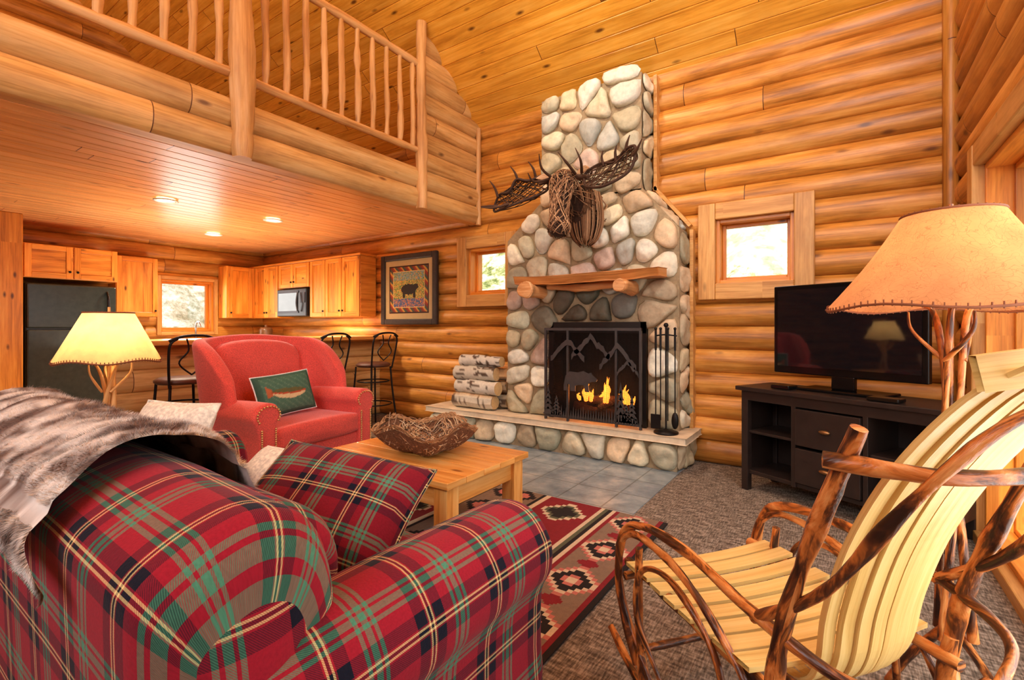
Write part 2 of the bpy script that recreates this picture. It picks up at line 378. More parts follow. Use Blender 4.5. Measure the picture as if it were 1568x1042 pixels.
def window(name,axis,fixed,sgn,a0,a1,z0,z1,cw=.14,sash=True):
    e=empty(name)
    def bx(mb,p,q,d0,d1,r,s):
        if axis=='x': mb.b2(p,q,fixed+sgn*d0,fixed+sgn*d1,r,s)
        else: mb.b2(fixed+sgn*d0,fixed+sgn*d1,p,q,r,s)
    mb=MB()
    bx(mb,a0-cw,a0,-.02,.085,z0-cw,z1+cw); bx(mb,a1,a1+cw,-.02,.085,z0-cw,z1+cw); bx(mb,a0,a1,-.02,.08,z1,z1+cw); bx(mb,a0,a1,-.02,.08,z0-cw,z0)
    mb.obj('casing',TRIM,e,bevel=.008)
    mb=MB(); t=.03
    for p,q,r,s in((a0,a0+t,z0,z1),(a1-t,a1,z0,z1),(a0+t,a1-t,z1-t,z1),(a0+t,a1-t,z0,z0+t)): bx(mb,p,q,.03,-.20,r,s)
    t2=.06
    for p,q,r,s in((a0+t,a0+t2,z0+t,z1-t),(a1-t2,a1-t,z0+t,z1-t),(a0+t2,a1-t2,z1-t2,z1-t),(a0+t2,a1-t2,z0+t,z0+t2)): bx(mb,p,q,-.08,-.12,r,s)
    mb.obj('jamb_and_sash',CAB,e,bevel=.004)
    mb=MB(); bx(mb,a0+t2,a1-t2,-.10,-.105,z0+t2,z1-t2); mb.obj('pane',GLASS,e)
    return e
window('window_1','x',DW,-1,*W1); window('window_2','x',DW,-1,*W2); window('window_3','y',XL,1,*W3,cw=.05); window('window_4','y',XR,-1,*W4)
e=window('door_1','y',XR,-1,*WD,cw=.12)
mb=MB(); mb.b2(XR+.05,XR+.12,2.25,2.4,.1,2.05); mb.obj('center_stile',TRIM,e)
# ---------------------------------------------------------------- stones
def clip(poly,px,py,nx,ny):
    out=[];n=len(poly)
    for i in range(n):
        a=poly[i];b=poly[(i+1)%n]; da=(a[0]-px)*nx+(a[1]-py)*ny; db=(b[0]-px)*nx+(b[1]-py)*ny
        if da<=0: out.append(a)
        if (da<0 and db>0) or (da>0 and db<0):
            t=da/(da-db); out.append((a[0]+(b[0]-a[0])*t,a[1]+(b[1]-a[1])*t))
    return out
def inside(p,poly):
    x,y=p;c=False;n=len(poly)
    for i in range(n):
        x1,y1=poly[i];x2,y2=poly[(i+1)%n]
        if (y1>y)!=(y2>y) and x<(x2-x1)*(y-y1)/(y2-y1)+x1: c=not c
    return c
PAL=[lin(236,220,184),lin(220,200,160),lin(242,232,204),lin(198,192,162),lin(216,206,174),lin(188,176,144),lin(232,204,166),lin(234,228,206),lin(206,184,150),lin(214,188,168),lin(246,238,216),lin(208,206,190)]
def stones(mb,outer,origin,U,V,Nn,r0=.15,r1=.21,seed=1,h=.06,colf=None,stretch=1.0,gap=.011):
    rs=random.Random(seed); xs=[p[0] for p in outer];ys=[p[1] for p in outer]
    pts=[];tries=0
    while tries<7000:
        tries+=1; p=(rs.uniform(min(xs),max(xs)),rs.uniform(min(ys),max(ys))); r=rs.uniform(r0,r1)
        if not inside(p,outer): continue
        ok=True
        for i in range(len(outer)):
            a=outer[i];b=outer[(i+1)%len(outer)]; dx,dy=b[0]-a[0],b[1]-a[1];L=math.hypot(dx,dy); t=max(0,min(1,((p[0]-a[0])*dx+(p[1]-a[1])*dy)/L/L))
            if math.hypot(p[0]-a[0]-dx*t,p[1]-a[1]-dy*t)<min(r0*.42,.075): ok=False;break
        if not ok: continue
        if all(math.hypot((p[0]-q[0])*stretch,p[1]-q[1])>(r+q[2])/2 for q in pts): pts.append((p[0],p[1],r))
    gh=[]
    for i in range(len(outer)):
        a=outer[i];b=outer[(i+1)%len(outer)]; dx,dy=b[0]-a[0],b[1]-a[1];L=math.hypot(dx,dy);nx,ny=dy/L,-dx/L
        for p in pts:
            d=(p[0]-a[0])*nx+(p[1]-a[1])*ny; t=((p[0]-a[0])*dx+(p[1]-a[1])*dy)/L/L
            if abs(d)<.35 and -.3<t<1.3:
                q=(p[0]-2*d*nx,p[1]-2*d*ny)
                if not inside(q,outer): gh.append(q)
    al=[(p[0],p[1]) for p in pts]+gh
    O=Vector(origin);U=Vector(U);V=Vector(V);Nn=Vector(Nn)
    for p in pts:
        c=[(p[0]-.25,p[1]-.25),(p[0]+.25,p[1]-.25),(p[0]+.25,p[1]+.25),(p[0]-.25,p[1]+.25)]
        for q in al:
            dx,dy=q[0]-p[0],q[1]-p[1];d=math.hypot(dx,dy)
            if 1e-6<d<.75: c=clip(c,(p[0]+q[0])/2,(p[1]+q[1])/2,dx/d,dy/d)
            if len(c)<3: break
        if len(c)<3: continue
        for _ in range(2):
            c=[w for i in range(len(c)) for w in ((c[i][0]*.76+c[(i+1)%len(c)][0]*.24,c[i][1]*.76+c[(i+1)%len(c)][1]*.24),(c[i][0]*.24+c[(i+1)%len(c)][0]*.76,c[i][1]*.24+c[(i+1)%len(c)][1]*.76))]
        cx=sum(w[0] for w in c)/len(c);cy=sum(w[1] for w in c)/len(c)
        sz=sum(math.hypot(w[0]-cx,w[1]-cy) for w in c)/len(c)
        K=22; ang=[2*pi*k/K for k in range(K)]; rad=[]
        for a in ang:
            best=0; ca,sa=math.cos(a),math.sin(a)
            for i in range(len(c)):
                x1,y1=c[i][0]-cx,c[i][1]-cy;x2,y2=c[(i+1)%len(c)][0]-cx,c[(i+1)%len(c)][1]-cy
                den=ca*(y2-y1)-sa*(x2-x1)
                if abs(den)<1e-9: continue
                t=(x1*(y2-y1)-y1*(x2-x1))/den; u=(x1*sa-y1*ca)/den
                if t>0 and -1e-6<=u<=1+1e-6: best=max(best,t)
            rad.append(max(.01,best-gap))
        col=rs.choice(PAL); k=rs.uniform(.78,1.15); col=tuple(min(1,x*k) for x in col)
        if colf: col=colf(cx,cy,col)
        hh=min(h,sz*.75)*rs.uniform(.75,1.2); tilt=(rs.uniform(-.2,.2),rs.uniform(-.2,.2))
        rings=[]
        for k,(sc,ht) in enumerate(((.97,-.02),(1,.12),(.975,.42),(.9,.7),(.75,.88),(.5,.98),(.25,1.02))):
            rg=[]
            for a,rr in zip(ang,rad):
                x=cx+math.cos(a)*rr*sc;y=cy+math.sin(a)*rr*sc
                z=hh*ht
                if ht>.3: z+=(tilt[0]*(x-cx)+tilt[1]*(y-cy))+.022*noise.noise(Vector((x*14,y*14,seed)))
                rg.append(mb.vt(O+U*x+V*y+Nn*z,col))
            rings.append(rg)
        ct=mb.vt(O+U*cx+V*cy+Nn*(hh*1.02+.022*noise.noise(Vector((cx*14,cy*14,seed)))),col)
        for i in range(len(rings)-1):
            for j in range(K):
                k2=(j+1)%K; mb.fc((rings[i][j],rings[i][k2],rings[i+1][k2],rings[i+1][j]),None,True)
        for j in range(K): mb.fc((rings[-1][j],rings[-1][(j+1)%K],ct),None,True)
fp=empty('stone_fireplace')
YF=4.2; x0,x1=-2.93,-1.15; sx0,sx1=-2.52,-1.47; fx0,fx1=-2.40,-1.42; fz=1.24; H0=.3
outl=[(x0,H0),(fx0,H0),(fx0,fz),(fx1,fz),(fx1,H0),(x1,H0),(x1,2.04),(sx1,2.43),(sx1,3.54),(-1.62,3.58),(sx0,3.46),(sx0,2.45),(x0,2.1)]
def darken_over_firebox(x,y,c):
    if -2.5<x<-1.35 and 1.2<y<1.54: return tuple(v*.22 for v in c)  # stones between firebox opening and mantel get a much darker colour
    return c
mb=MB()
stones(mb,outl,(0,YF,0),(1,0,0),(0,0,1),(0,-1,0),r0=.145,r1=.235,seed=3,colf=darken_over_firebox,h=.066)
stones(mb,[(0,H0),(.3,H0),(.3,2.04),(0,2.04)],(x1,YF,0),(0,1,0),(0,0,1),(1,0,0),.17,.22,seed=5,h=.04)
stones(mb,[(0,2.4),(.3,2.4),(.3,3.5),(0,3.5)],(sx1,YF,0),(0,1,0),(0,0,1),(1,0,0),.17,.22,seed=6,h=.03)
stones(mb,[(0,0),(.5,0),(.5,.3),(0,.3)],(sx1,YF+.0,2.43),Vector((.32,0,-.39)).normalized(),(0,1,0),Vector((.39,0,.32)).normalized(),.14,.2,seed=7,h=.03)
hx0,hx1,hy=-3.85,-1.1,4.0
stones(mb,[(hx0,.0),(hx1,.0),(hx1,.25),(hx0,.25)],(0,hy+.02,0),(1,0,0),(0,0,1),(0,-1,0),.15,.23,seed=8,h=.06)
stones(mb,[(0,.0),(.46,.0),(.46,.25),(0,.25)],(hx1-.02,hy+.02,0),(0,1,0),(0,0,1),(1,0,0),.15,.2,seed=9,h=.05)
mb.obj('river_rocks',STONE,fp)
mb=MB()
mb.b2(x0,fx0,YF,DW,H0,fz);mb.b2(fx1,x1,YF,DW,H0,fz);mb.b2(x0,x1,YF,DW,fz,2.04)
mb.poly([(x0,YF,2.04),(x1,YF,2.04),(sx1,YF,2.43),(sx0,YF,2.45),(x0,YF,2.1)],.3,(0,1,0)); mb.b2(sx0+.01,sx1-.01,YF,DW,2.42,3.47)
mb.b2(hx0+.02,hx1-.02,hy+.02,DW,0,.25); mb.obj('mortar_core',MORTAR,fp)
mb=MB()
def slabtop(mb):
    n=60; P=[]
    for i in range(n+1): P.append((hx0-.03+(hx1-hx0+.1)*i/n,hy-.06+.016*noise.noise(Vector((i*.6,3,0)))))
    for i in range(10): P.append((hx1+.07+.01*noise.noise(Vector((i*.8,7,0))),hy-.03+.5*(i+1)/10))
    P.append((hx0-.03,DW))
    mb.poly([(x,y,.25) for x,y in P],.055,(0,0,1))
slabtop(mb); mb.obj('hearth_slab',SLAB,fp,bevel=.008)
mb=MB(); mb.b2(fx0,fx1,DW-.10,DW-.07,H0,fz); mb.b2(fx0-.01,fx0+.02,YF+.03,DW,H0,fz);mb.b2(fx1-.02,fx1+.01,YF+.03,DW,H0,fz);mb.b2(fx0,fx1,YF+.03,DW,fz-.02,fz+.01); mb.b2(fx0,fx1,YF,DW-.1,.3,.312); mb.obj('firebox_lining',SOOT,fp)
mb=MB(); mb.b2(fx0,fx1,YF-.05,YF-.02,fz-.1,fz); mb.b2(fx0,fx0+.05,YF-.05,YF-.02,H0,fz);mb.b2(fx1-.05,fx1,YF-.05,YF-.02,H0,fz); mb.obj('firebox_trim',DARK,fp)
mb=MB(); Yb=DW-.12
for (ax,az),(bx_,bz) in(((x1,.3),(x1,2.05)),((x1,2.05),(sx1,2.44)),((sx1,2.44),(sx1,3.5))):
    d=Vector((bx_-ax,0,bz-az)).normalized(); nn=Vector((d.z,0,-d.x)); A0=Vector((ax,Yb,az))+nn*.04;B0=Vector((bx_,Yb,bz))+nn*.04
    mb.poly([A0,B0,B0+nn*.03,A0+nn*.03],.12,(0,1,0))
mb.obj('scribe_board',TRIM,fp)
ml=empty('fireplace_mantel'); mb=MB()
N=40;top=[]
for i in range(N+1):
    t=i/N; x=-2.66+1.42*t; y=3.90+.03*noise.noise(Vector((t*5,1,0)))+.025*math.sin(t*9); top.append((x,y))
pts=[(x,y) for x,y in top]+[(-1.21,4.05),(-1.28,4.2),(-2.6,4.2),(-2.7,4.06)]
def dz(x): t=(x+2.66)/1.42; return -.02*math.sin(pi*max(0,min(1,t)))+.012*noise.noise(Vector((x*2.5,2,0)))
A_=[mb.vt((x,y,1.685+dz(x))) for x,y in pts]; B_=[mb.vt((x,y+.03 if y<4 else y,1.612+dz(x)+.014*noise.noise(Vector((x*5,7,0))))) for x,y in pts]
mb.fc(A_,[(x,y) for x,y in pts]); mb.fc(B_[::-1],[(x,y) for x,y in pts[::-1]])
for i in range(len(A_)):
    j=(i+1)%len(A_); mb.fc((A_[i],A_[j],B_[j],B_[i]),[(pts[i][0],.1),(pts[j][0],.1),(pts[j][0],0),(pts[i][0],0)],False)
mb.obj('slab',wood('mantel_wood',lin(150,88,38),lin(196,128,66),lin(222,164,98),0,9,.4,.1,.5,blotch=.3),ml,bevel=.006)
mb=MB()
for xx in(-2.47,-1.53): mb.tube([(xx,4.2,1.53),(xx,4.0,1.54),(xx-.01,3.86,1.545),(xx-.01,3.83,1.545)],[.05,.062,.068,.055],knob=.4,n=16)
mb.tube([(-2.38,4.1,1.585),(-2.0,4.08,1.56),(-1.6,4.1,1.59)],[.03,.035,.04],knob=.3)
mb.obj('corbel_logs',wood('corbel_wood',lin(170,104,54),lin(214,152,94),lin(230,182,130),0,9,.4,.1,.5,blotch=.3),ml)
fr=empty('log_fire'); mb=MB()
for a,b,r in(((-2.2,4.34,.40),(-1.6,4.36,.42),.05),((-2.1,4.28,.39),(-1.7,4.26,.38),.045),((-2.05,4.3,.48),(-1.65,4.36,.5),.045),((-1.9,4.22,.42),(-1.75,4.37,.53),.035)): mb.tube([a,b],r,knob=.2)
mb.obj('burning_logs',plain('charred_log',lin(70,40,24),.9,0,.5,15),fr)
mb=MB()
for k in range(24):
    x=random.uniform(-2.12,-1.56); hh=random.uniform(.08,.26)*(1-.5*abs(x+1.85)/.3); y=random.uniform(4.22,4.32); ph=random.random()*6
    mb.tube([(x,y,.48),(x+.012*math.sin(ph),y,.48+hh*.35),(x+.03*math.sin(ph+1),y,.48+hh*.7),(x+.015*math.sin(ph+2),y,.48+hh)],[.010,.022,.011,.001],n=8)
mb.obj('flames',emis('flame',(1,.27,.03),3.6),fr)
sc=empty('fireplace_screen'); mb=MB(); Y=4.04
for a,b in((-2.38,-1.42),):
    for z in(.335,1.16): mb.b2(a,b,Y-.01,Y+.01,z,z+.025)
    for x in(a,-2.14,-1.66,b-.02): mb.b2(x,x+.02,Y-.012,Y+.012,.31,1.185)
def sil(pts,ox,oz,s):
    mb.poly([(ox+p[0]*s,Y-.02,oz+p[1]*s) for p in pts],.008,(0,-1,0))
def ridge(x0,x1,zb,amp,seed,th=.05):
    n=18; up=[];dn=[]
    for i in range(n+1):
        x=x0+(x1-x0)*i/n; z=zb+amp*(1-abs(2*i/n-1))*1.0+.02*noise.noise(Vector((i*1.7,seed,0)))*2; up.append((x,Y-.02,z)); dn.append((x,Y-.02,z-th-.02*abs(noise.noise(Vector((i*2.1,seed+5,0))))))
    for i in range(n): mb.poly([up[i],up[i+1],dn[i+1],dn[i]],.008,(0,-1,0))
ridge(-2.3,-1.95,.92,.17,1);ridge(-2.08,-1.7,.94,.2,2);ridge(-1.8,-1.46,.86,.2,3); ridge(-1.64,-1.44,.8,.1,4,.03)
bear=[(0,.1),(.04,.28),(.12,.36),(.28,.35),(.4,.38),(.5,.34),(.56,.36),(.58,.32),(.68,.24),(.66,.2),(.56,.19),(.5,.16),(.52,0),(.44,0),(.42,.12),(.3,.12),(.24,.1),(.24,0),(.14,0),(.12,.12),(.06,.12),(.08,0),(0,0)]
sil(bear,-2.16,.60,.5)
for x,h in((-2.33,.25),(-2.24,.17),(-1.6,.32),(-1.5,.22),(-1.55,.15)):
    n=5
    for k in range(n):
        z=.36+h*k/n; w=.05*(1-k/n)+.008; mb.poly([(x-w,Y-.02,z),(x+w,Y-.02,z),(x,Y-.02,z+h/n*1.5)],.006,(0,-1,0))
for i in range(34):
    x=-2.3+.86*i/34; h=.05+.07*random.random(); mb.poly([(x,Y-.02,.35),(x+.02,Y-.02,.35),(x+.012,Y-.02,.35+h)],.006,(0,-1,0))
mb.obj('screen_frame_and_cutouts',plain('pewter_iron',lin(84,80,78),.4,.5),sc)
mb=MB()
for i in range(80): x=-2.37+.94*i/80; mb.b2(x,x+.0028,Y,Y+.002,.35,1.17)
for i in range(70): z=.35+.82*i/70; mb.b2(-2.37,-1.43,Y,Y+.002,z,z+.0028)
mb.obj('wire_mesh',IRON,sc)
tl=empty('fireplace_tool_set'); mb=MB(); cx,cy=-1.22,4.06
mb.lathe((cx,cy,.305),[(0,0),(.1,0),(.1,.015),(.03,.03),(.012,.04)]); mb.tube([(cx,cy,.32),(cx,cy,1.2)],.008)
mb.ball((cx,cy,1.21),.02); mb.tube([(cx-.09,cy,1.12),(cx,cy-.02,1.13),(cx+.09,cy,1.12)],.006)
for dx,dy in((-.08,-.02),(-.03,-.05),(.03,-.05),(.08,-.02)):
    mb.tube([(cx+dx,cy+dy,.42),(cx+dx,cy+dy,1.1)],.005); mb.tube([(cx+dx,cy+dy,1.0),(cx+dx,cy+dy,1.17)],.009); mb.ball((cx+dx,cy+dy,1.18),.013,n=6)
mb.b2(cx-.12,cx-.04,cy-.03,cy-.015,.34,.46); mb.ball((cx+.08,cy-.02,.42),.03,.02,.07,8)
mb.obj('tools',IRON,tl)
# firewood
fw=empty('firewood_stack'); mb=MB(); rw=random.Random(12)
def logcol(seed,bark,split):
    def f(j,q):
        if split and j<.45:
            n=noise.noise(Vector((q.x*6,q.z*40,seed))); return lin(186,142,94) if n<.05 else lin(214,176,128)
        n=noise.noise(Vector((q.x*8,q.y*30,q.z*30+seed))); n2=noise.noise(Vector((q.x*50,q.y*12,q.z*12+seed)))
        return lin(96,76,60) if (n<-.28 or n2<-.44) else bark
    return f
L=[(-3.30,4.11,.39,.080,.27,1),(-3.20,4.29,.39,.078,.24,0),(-3.27,4.12,.54,.076,.28,0),(-3.22,4.27,.54,.07,.25,1),(-3.31,4.14,.685,.074,.26,0),(-3.18,4.27,.68,.07,.27,1),(-3.26,4.17,.82,.062,.27,0)]
for i,(x,y,z,r,h,sp) in enumerate(L):
    bark=[lin(208,196,174),lin(190,170,142),lin(216,206,188),lin(176,152,122)][i%4]; a=rw.uniform(-.025,.025)
    mb.tube([(x-h,y+a,z),(x-h*.3,y,z+.004),(x+h*.4,y-a*.5,z-.003),(x+h,y-a,z)],[r,r*1.05,r*.98,r*.93],knob=.08,n=9 if sp else 22,sub=9,sm=not sp,colf=logcol(i*3,bark,sp),capc=lin(214,176,122))
mb.obj('split_logs',FIREW,fw)
# ---------------------------------------------------------------- moose (woven twig sculpture)
ms=empty('woven_twig_moose_head')
ch=[((-1.97,4.12,2.25),.20),((-1.97,3.98,2.28),.19),((-1.98,3.86,2.36),.16),((-2.0,3.73,2.44),.115),((-1.97,3.62,2.38),.10),((-1.94,3.54,2.24),.08),((-1.91,3.47,2.09),.075),((-1.89,3.43,1.98),.088),((-1.88,3.42,1.92),.06)]
bm_=bpy.data.meshes.new('core'); extra=[((-1.93,3.95,2.12),.15),((-1.92,3.92,1.99),.09)]
vs=[c[0] for c in ch]+[e_[0] for e_ in extra]; bm_.from_pydata(vs,[(i,i+1) for i in range(len(ch)-1)]+[(1,len(ch)),(len(ch),len(ch)+1)],[])
bm_.materials.append(plain('dark_twig_core',lin(62,40,26),.95,0,.4,60,.6)); co=bpy.data.objects.new('head_core',bm_); S.collection.objects.link(co); co.parent=ms
sk=co.modifiers.new('sk','SKIN')
for i,rr in enumerate([c[1] for c in ch]+[e_[1] for e_ in extra]):
    bm_.skin_vertices[0].data[i].radius=(rr*.9,rr*.9)
bm_.skin_vertices[0].data[0].use_root=True
su=co.modifiers.new('su','SUBSURF'); su.levels=2; su.render_levels=2
mb=MB(); C=catmull([c[0] for c in ch],8); rC=catmull([(c[1],0,0) for c in ch],8); rr_=random.Random(4)
BR=[lin(158,116,82),lin(124,86,56),lin(196,154,114),lin(92,62,42)]
for k in range(420):
    i=rr_.randrange(0,len(C)-10); n=rr_.randint(7,16); a=rr_.random()*6.28; da=rr_.uniform(-.18,.18); P=[]
    mb.cur=rr_.choice(BR)
    for q in range(n):
        ii=min(i+q,len(C)-1); T=(C[min(ii+1,len(C)-1)]-C[max(ii-1,0)]).normalized(); X=T.cross(Vector((1,0,0))).normalized(); Yv=T.cross(X); r=rC[ii].x*(1.0+.08*rr_.random())
        P.append(C[ii]+(X*math.cos(a)+Yv*math.sin(a))*r); a+=da
    mb.tube(P,[.005,.004,.002],n=4,sub=1,straight=True,cap=False)
for k in range(160):
    a=rr_.random()*6.28; mb.cur=rr_.choice(BR)
    P=[Vector((-1.92+.16*math.cos(a)*s_,3.98+.14*math.sin(a)*s_,z)) for z,s_ in((2.4,.8),(2.25,1),(2.1,1.0),(1.98,.7),(1.92+.06*rr_.random(),.35))]
    mb.tube(P,[.005,.003],n=4,sub=3,cap=False)
for s_ in(-1,1):
    for k in range(14):
        f=k/13; mb.tube([(-2.0+s_*.09,3.74,2.5),(-2.0+s_*(.17+.02*f),3.72,2.50+.06*f),(-2.0+s_*.26,3.68,2.52)],.004,n=4,sub=4)
def antler(outline,root,tines,seed):
    r=random.Random(seed); O=catmull(outline,8,True); mb.cur=lin(70,46,32); mb.tube([p for p in O],.012,n=6,closed=True,straight=True)
    m=len(O)
    for fam in(0,1):
        for k in range(1,15):
            f=k/15; i=int((f*.5+fam*.25)*m)%m; j=int((1-f*.5+fam*.25)*m)%m
            a,b=O[i],O[j]
            if (a-b).length<.03: continue
            for dd in(0,.006):
                q=(a+b)/2+Vector((r.uniform(-.012,.012),.05,r.uniform(-.012,.012)+dd)); mb.cur=r.choice([lin(90,62,42),lin(120,84,56),lin(64,44,30)]); mb.tube([a,q,b],.0042,n=4,sub=4,cap=False)
    for k in range(14):
        i=r.randrange(m); j=(i+r.randint(m//5,m//2))%m; a,b=O[i],O[j]; q=(a+b)/2+Vector((0,.04,r.uniform(-.02,.02))); mb.tube([a,q,b],.004,n=4,sub=4,cap=False)
    mb.cur=lin(82,54,36)
    mb.tube(root,[.034,.026,.016],n=8)
    for t in tines: mb.tube(t,[.014,.011,.003],n=6,sub=4)
antler([(-2.74,3.70,2.30),(-2.68,3.70,2.44),(-2.54,3.66,2.44),(-2.46,3.66,2.54),(-2.35,3.7,2.52),(-2.22,3.76,2.56),(-2.18,3.74,2.42),(-2.36,3.64,2.33),(-2.55,3.6,2.28)],[(-2.02,3.76,2.5),(-2.12,3.72,2.5),(-2.24,3.7,2.47)],
 [[(-2.68,3.68,2.42),(-2.69,3.64,2.50),(-2.72,3.6,2.56)],[(-2.46,3.7,2.52),(-2.47,3.66,2.60),(-2.50,3.62,2.66)],[(-2.3,3.74,2.55),(-2.3,3.7,2.62),(-2.33,3.66,2.68)],[(-2.70,3.7,2.34),(-2.76,3.66,2.34),(-2.84,3.62,2.34)],[(-2.5,3.6,2.31),(-2.6,3.5,2.27),(-2.68,3.42,2.27)],[(-2.1,3.7,2.5),(-2.14,3.58,2.56),(-2.12,3.5,2.66)],[(-2.12,3.7,2.5),(-2.2,3.55,2.45),(-2.2,3.45,2.5)]],1)
antler([(-1.80,3.74,2.50),(-1.66,3.72,2.55),(-1.50,3.64,2.51),(-1.38,3.56,2.56),(-1.28,3.50,2.54),(-1.32,3.50,2.38),(-1.50,3.48,2.29),(-1.66,3.54,2.31),(-1.77,3.66,2.38)],[(-1.96,3.76,2.5),(-1.85,3.74,2.48),(-1.76,3.70,2.45)],
 [[(-1.62,3.70,2.52),(-1.63,3.68,2.58),(-1.61,3.66,2.63)],[(-1.48,3.62,2.51),(-1.48,3.60,2.57),(-1.46,3.58,2.62)],[(-1.38,3.56,2.55),(-1.36,3.54,2.60),(-1.33,3.52,2.65)],[(-1.30,3.5,2.48),(-1.25,3.46,2.51),(-1.20,3.42,2.56)],[(-1.82,3.7,2.5),(-1.76,3.56,2.55),(-1.78,3.5,2.64)],[(-1.88,3.7,2.5),(-1.89,3.56,2.56),(-1.94,3.5,2.64)]],2)
mb.obj('twig_strands',TWIG,ms)
# ---------------------------------------------------------------- picture
pc=empty('framed_bear_picture'); mb=MB(); px0,px1,pz0,pz1=-5.15,-4.13,1.22,2.14; Y=DW-.09
fwid=.075
mb.b2(px0,px0+fwid,Y-.03,Y+.02,pz0,pz1);mb.b2(px1-fwid,px1,Y-.03,Y+.02,pz0,pz1);mb.b2(px0+fwid,px1-fwid,Y-.03,Y+.02,pz1-fwid,pz1);mb.b2(px0+fwid,px1-fwid,Y-.03,Y+.02,pz0,pz0+fwid)
mb.obj('frame',plain('dark_frame',lin(52,38,30),.5,0,.3,30,.3),pc,bevel=.012)
mb=MB(); NX,NZ=96,84; rp=random.Random(2)
def piccol(u,v):
    du=min(u,1-u);dv=min(v,1-v);d=min(du*1.15,dv)
    if d<.10: return lin(186,160,112)
    if d<.115: return lin(60,30,20)
    if d<.19:
        k=int((u*1.0+v*.9)*26)%4; return [lin(150,50,30),lin(190,140,60),lin(60,80,70),lin(110,60,40)][k]
    if d<.205: return lin(214,180,110)
    x=(u-.5)*2;y=(v-.5)*2
    if (x/.32)**2+((y-.0)/.18)**2<1 or ((x-.30)/.11)**2+((y-.08)/.10)**2<1 or (abs(abs(x-.02)-.22)<.05 and -.28<y<0): return lin(44,34,28)
    if y<-.3: return lin(80,96,130) if rp.random()<.7 else lin(210,130,60)
    if y>.32 and rp.random()<.6: return lin(120,150,150)
    return rp.choice([lin(120,140,70),lin(170,160,84),lin(206,180,90),lin(96,116,66),lin(206,132,60)])
for i in range(NX):
    for j in range(NZ):
        a=px0+fwid+(px1-px0-2*fwid)*i/NX;b=px0+fwid+(px1-px0-2*fwid)*(i+1)/NX;c=pz0+fwid+(pz1-pz0-2*fwid)*j/NZ;d=pz0+fwid+(pz1-pz0-2*fwid)*(j+1)/NZ
        k=piccol((i+.5)/NX,(j+.5)/NZ); mb.fc([mb.vt((x,Y-.005,z),k) for x,z in((a,c),(b,c),(b,d),(a,d))])
mb.obj('print',PAINTED,pc)
# ---------------------------------------------------------------- kitchen
def door(mb,knobs,axis,f,a0,a1,z0,z1,sgn,kn=None):
    g=.006; a0+=g;a1-=g;z0+=g;z1-=g; s=.06
    def bx(p,q,r,t,d0,d1):
        if axis=='x': mb.b2(p,q,f+sgn*d0,f+sgn*d1,r,t)
        else: mb.b2(f+sgn*d0,f+sgn*d1,p,q,r,t)
    bx(a0,a0+s,z0,z1,0,.02);bx(a1-s,a1,z0,z1,0,.02);bx(a0+s,a1-s,z1-s,z1,0,.02);bx(a0+s,a1-s,z0,z0+s,0,.02);bx(a0+s,a1-s,z0+s,z1-s,0,.008)
    if kn:
        k=(a1-.03 if kn>0 else a0+.03); zz=z0+.08 if z0>1.2 else z1-.08
        knobs.ball((k,f+sgn*.035,zz) if axis=='x' else (f+sgn*.035,k,zz),.014,n=6)
X0=XL+.07; Y0=DW-.07
kc=empty('kitchen_wall_cabinets'); mb=MB(); kb=MB()
mb.b2(X0,-7.27,4.17,Y0,1.33,2.15); mb.b2(-7.25,-6.44,4.17,Y0,1.78,2.15); mb.b2(-6.42,-5.3,4.17,Y0,1.33,2.15)
mb.b2(X0,-7.97,3.72,4.17,1.33,2.15); mb.b2(X0,-7.97,2.32,2.8,1.33,2.15); mb.b2(X0,-7.62,1.38,2.24,1.76,2.15)
mb.b2(X0,-5.28,4.15,Y0,2.15,2.18)
for a,b,k in((-7.95,-7.6,1),(-7.6,-7.27,-1)): door(mb,kb,'x',4.17,a,b,1.33,2.15,-1,k)
for a,b,k in((-7.25,-6.85,1),(-6.85,-6.44,-1)): door(mb,kb,'x',4.17,a,b,1.78,2.15,-1,k)
for a,b,k in((-6.42,-6.05,1),(-6.05,-5.68,1),(-5.68,-5.3,-1)): door(mb,kb,'x',4.17,a,b,1.33,2.15,-1,k)
door(mb,kb,'y',-7.97,3.74,4.12,1.33,2.15,1,-1); door(mb,kb,'y',-7.97,2.32,2.8,1.33,2.15,1,1)
for a,b,k in((1.38,1.81,1),(1.81,2.24,-1)): door(mb,kb,'y',-7.62,a,b,1.76,2.15,1,k)
mb.obj('cabinet_boxes_and_doors',CAB,kc,bevel=.004); kb.obj('knobs',IRON,kc)
kl=empty('kitchen_base_cabinets'); mb=MB(); kb=MB(); mb.b2(X0,-5.5,3.9,Y0,.0,.88); mb.b2(X0,-7.7,2.3,3.9,0,.88)
for i in range(5): door(mb,kb,'x',3.9,-7.6+.42*i,-7.18+.42*i,.1,.86,-1,1)
for i in range(3): door(mb,kb,'y',-7.7,2.35+.5*i,2.85+.5*i,.1,.86,1,1)
mb.obj('boxes',CAB,kl,bevel=.004); kb.obj('knobs',IRON,kl); mb=MB(); mb.b2(X0,-5.48,3.87,Y0,.88,.92); mb.b2(X0,-7.67,2.3,3.87,.88,.92); mb.obj('countertop',SLAB,kl,bevel=.006)
mb=MB(); mb.tube([(-8.0,3.3,.92),(-8.0,3.3,1.2),(-7.92,3.3,1.27),(-7.84,3.3,1.2)],.012); mb.obj('kitchen_faucet',plain('steel',lin(170,170,170),.2,.9))
mb=MB(); mb.lathe((-7.7,4.2,.92),[(0,0),(.09,0),(.1,.02),(.1,.22),(.08,.26),(.0,.27)],20); mb.lathe((-7.7,4.2,1.19),[(.02,0),(.02,.03),(0,.035)],10); mb.obj('kitchen_canister',plain('ceramic_brown',lin(120,80,50),.3))
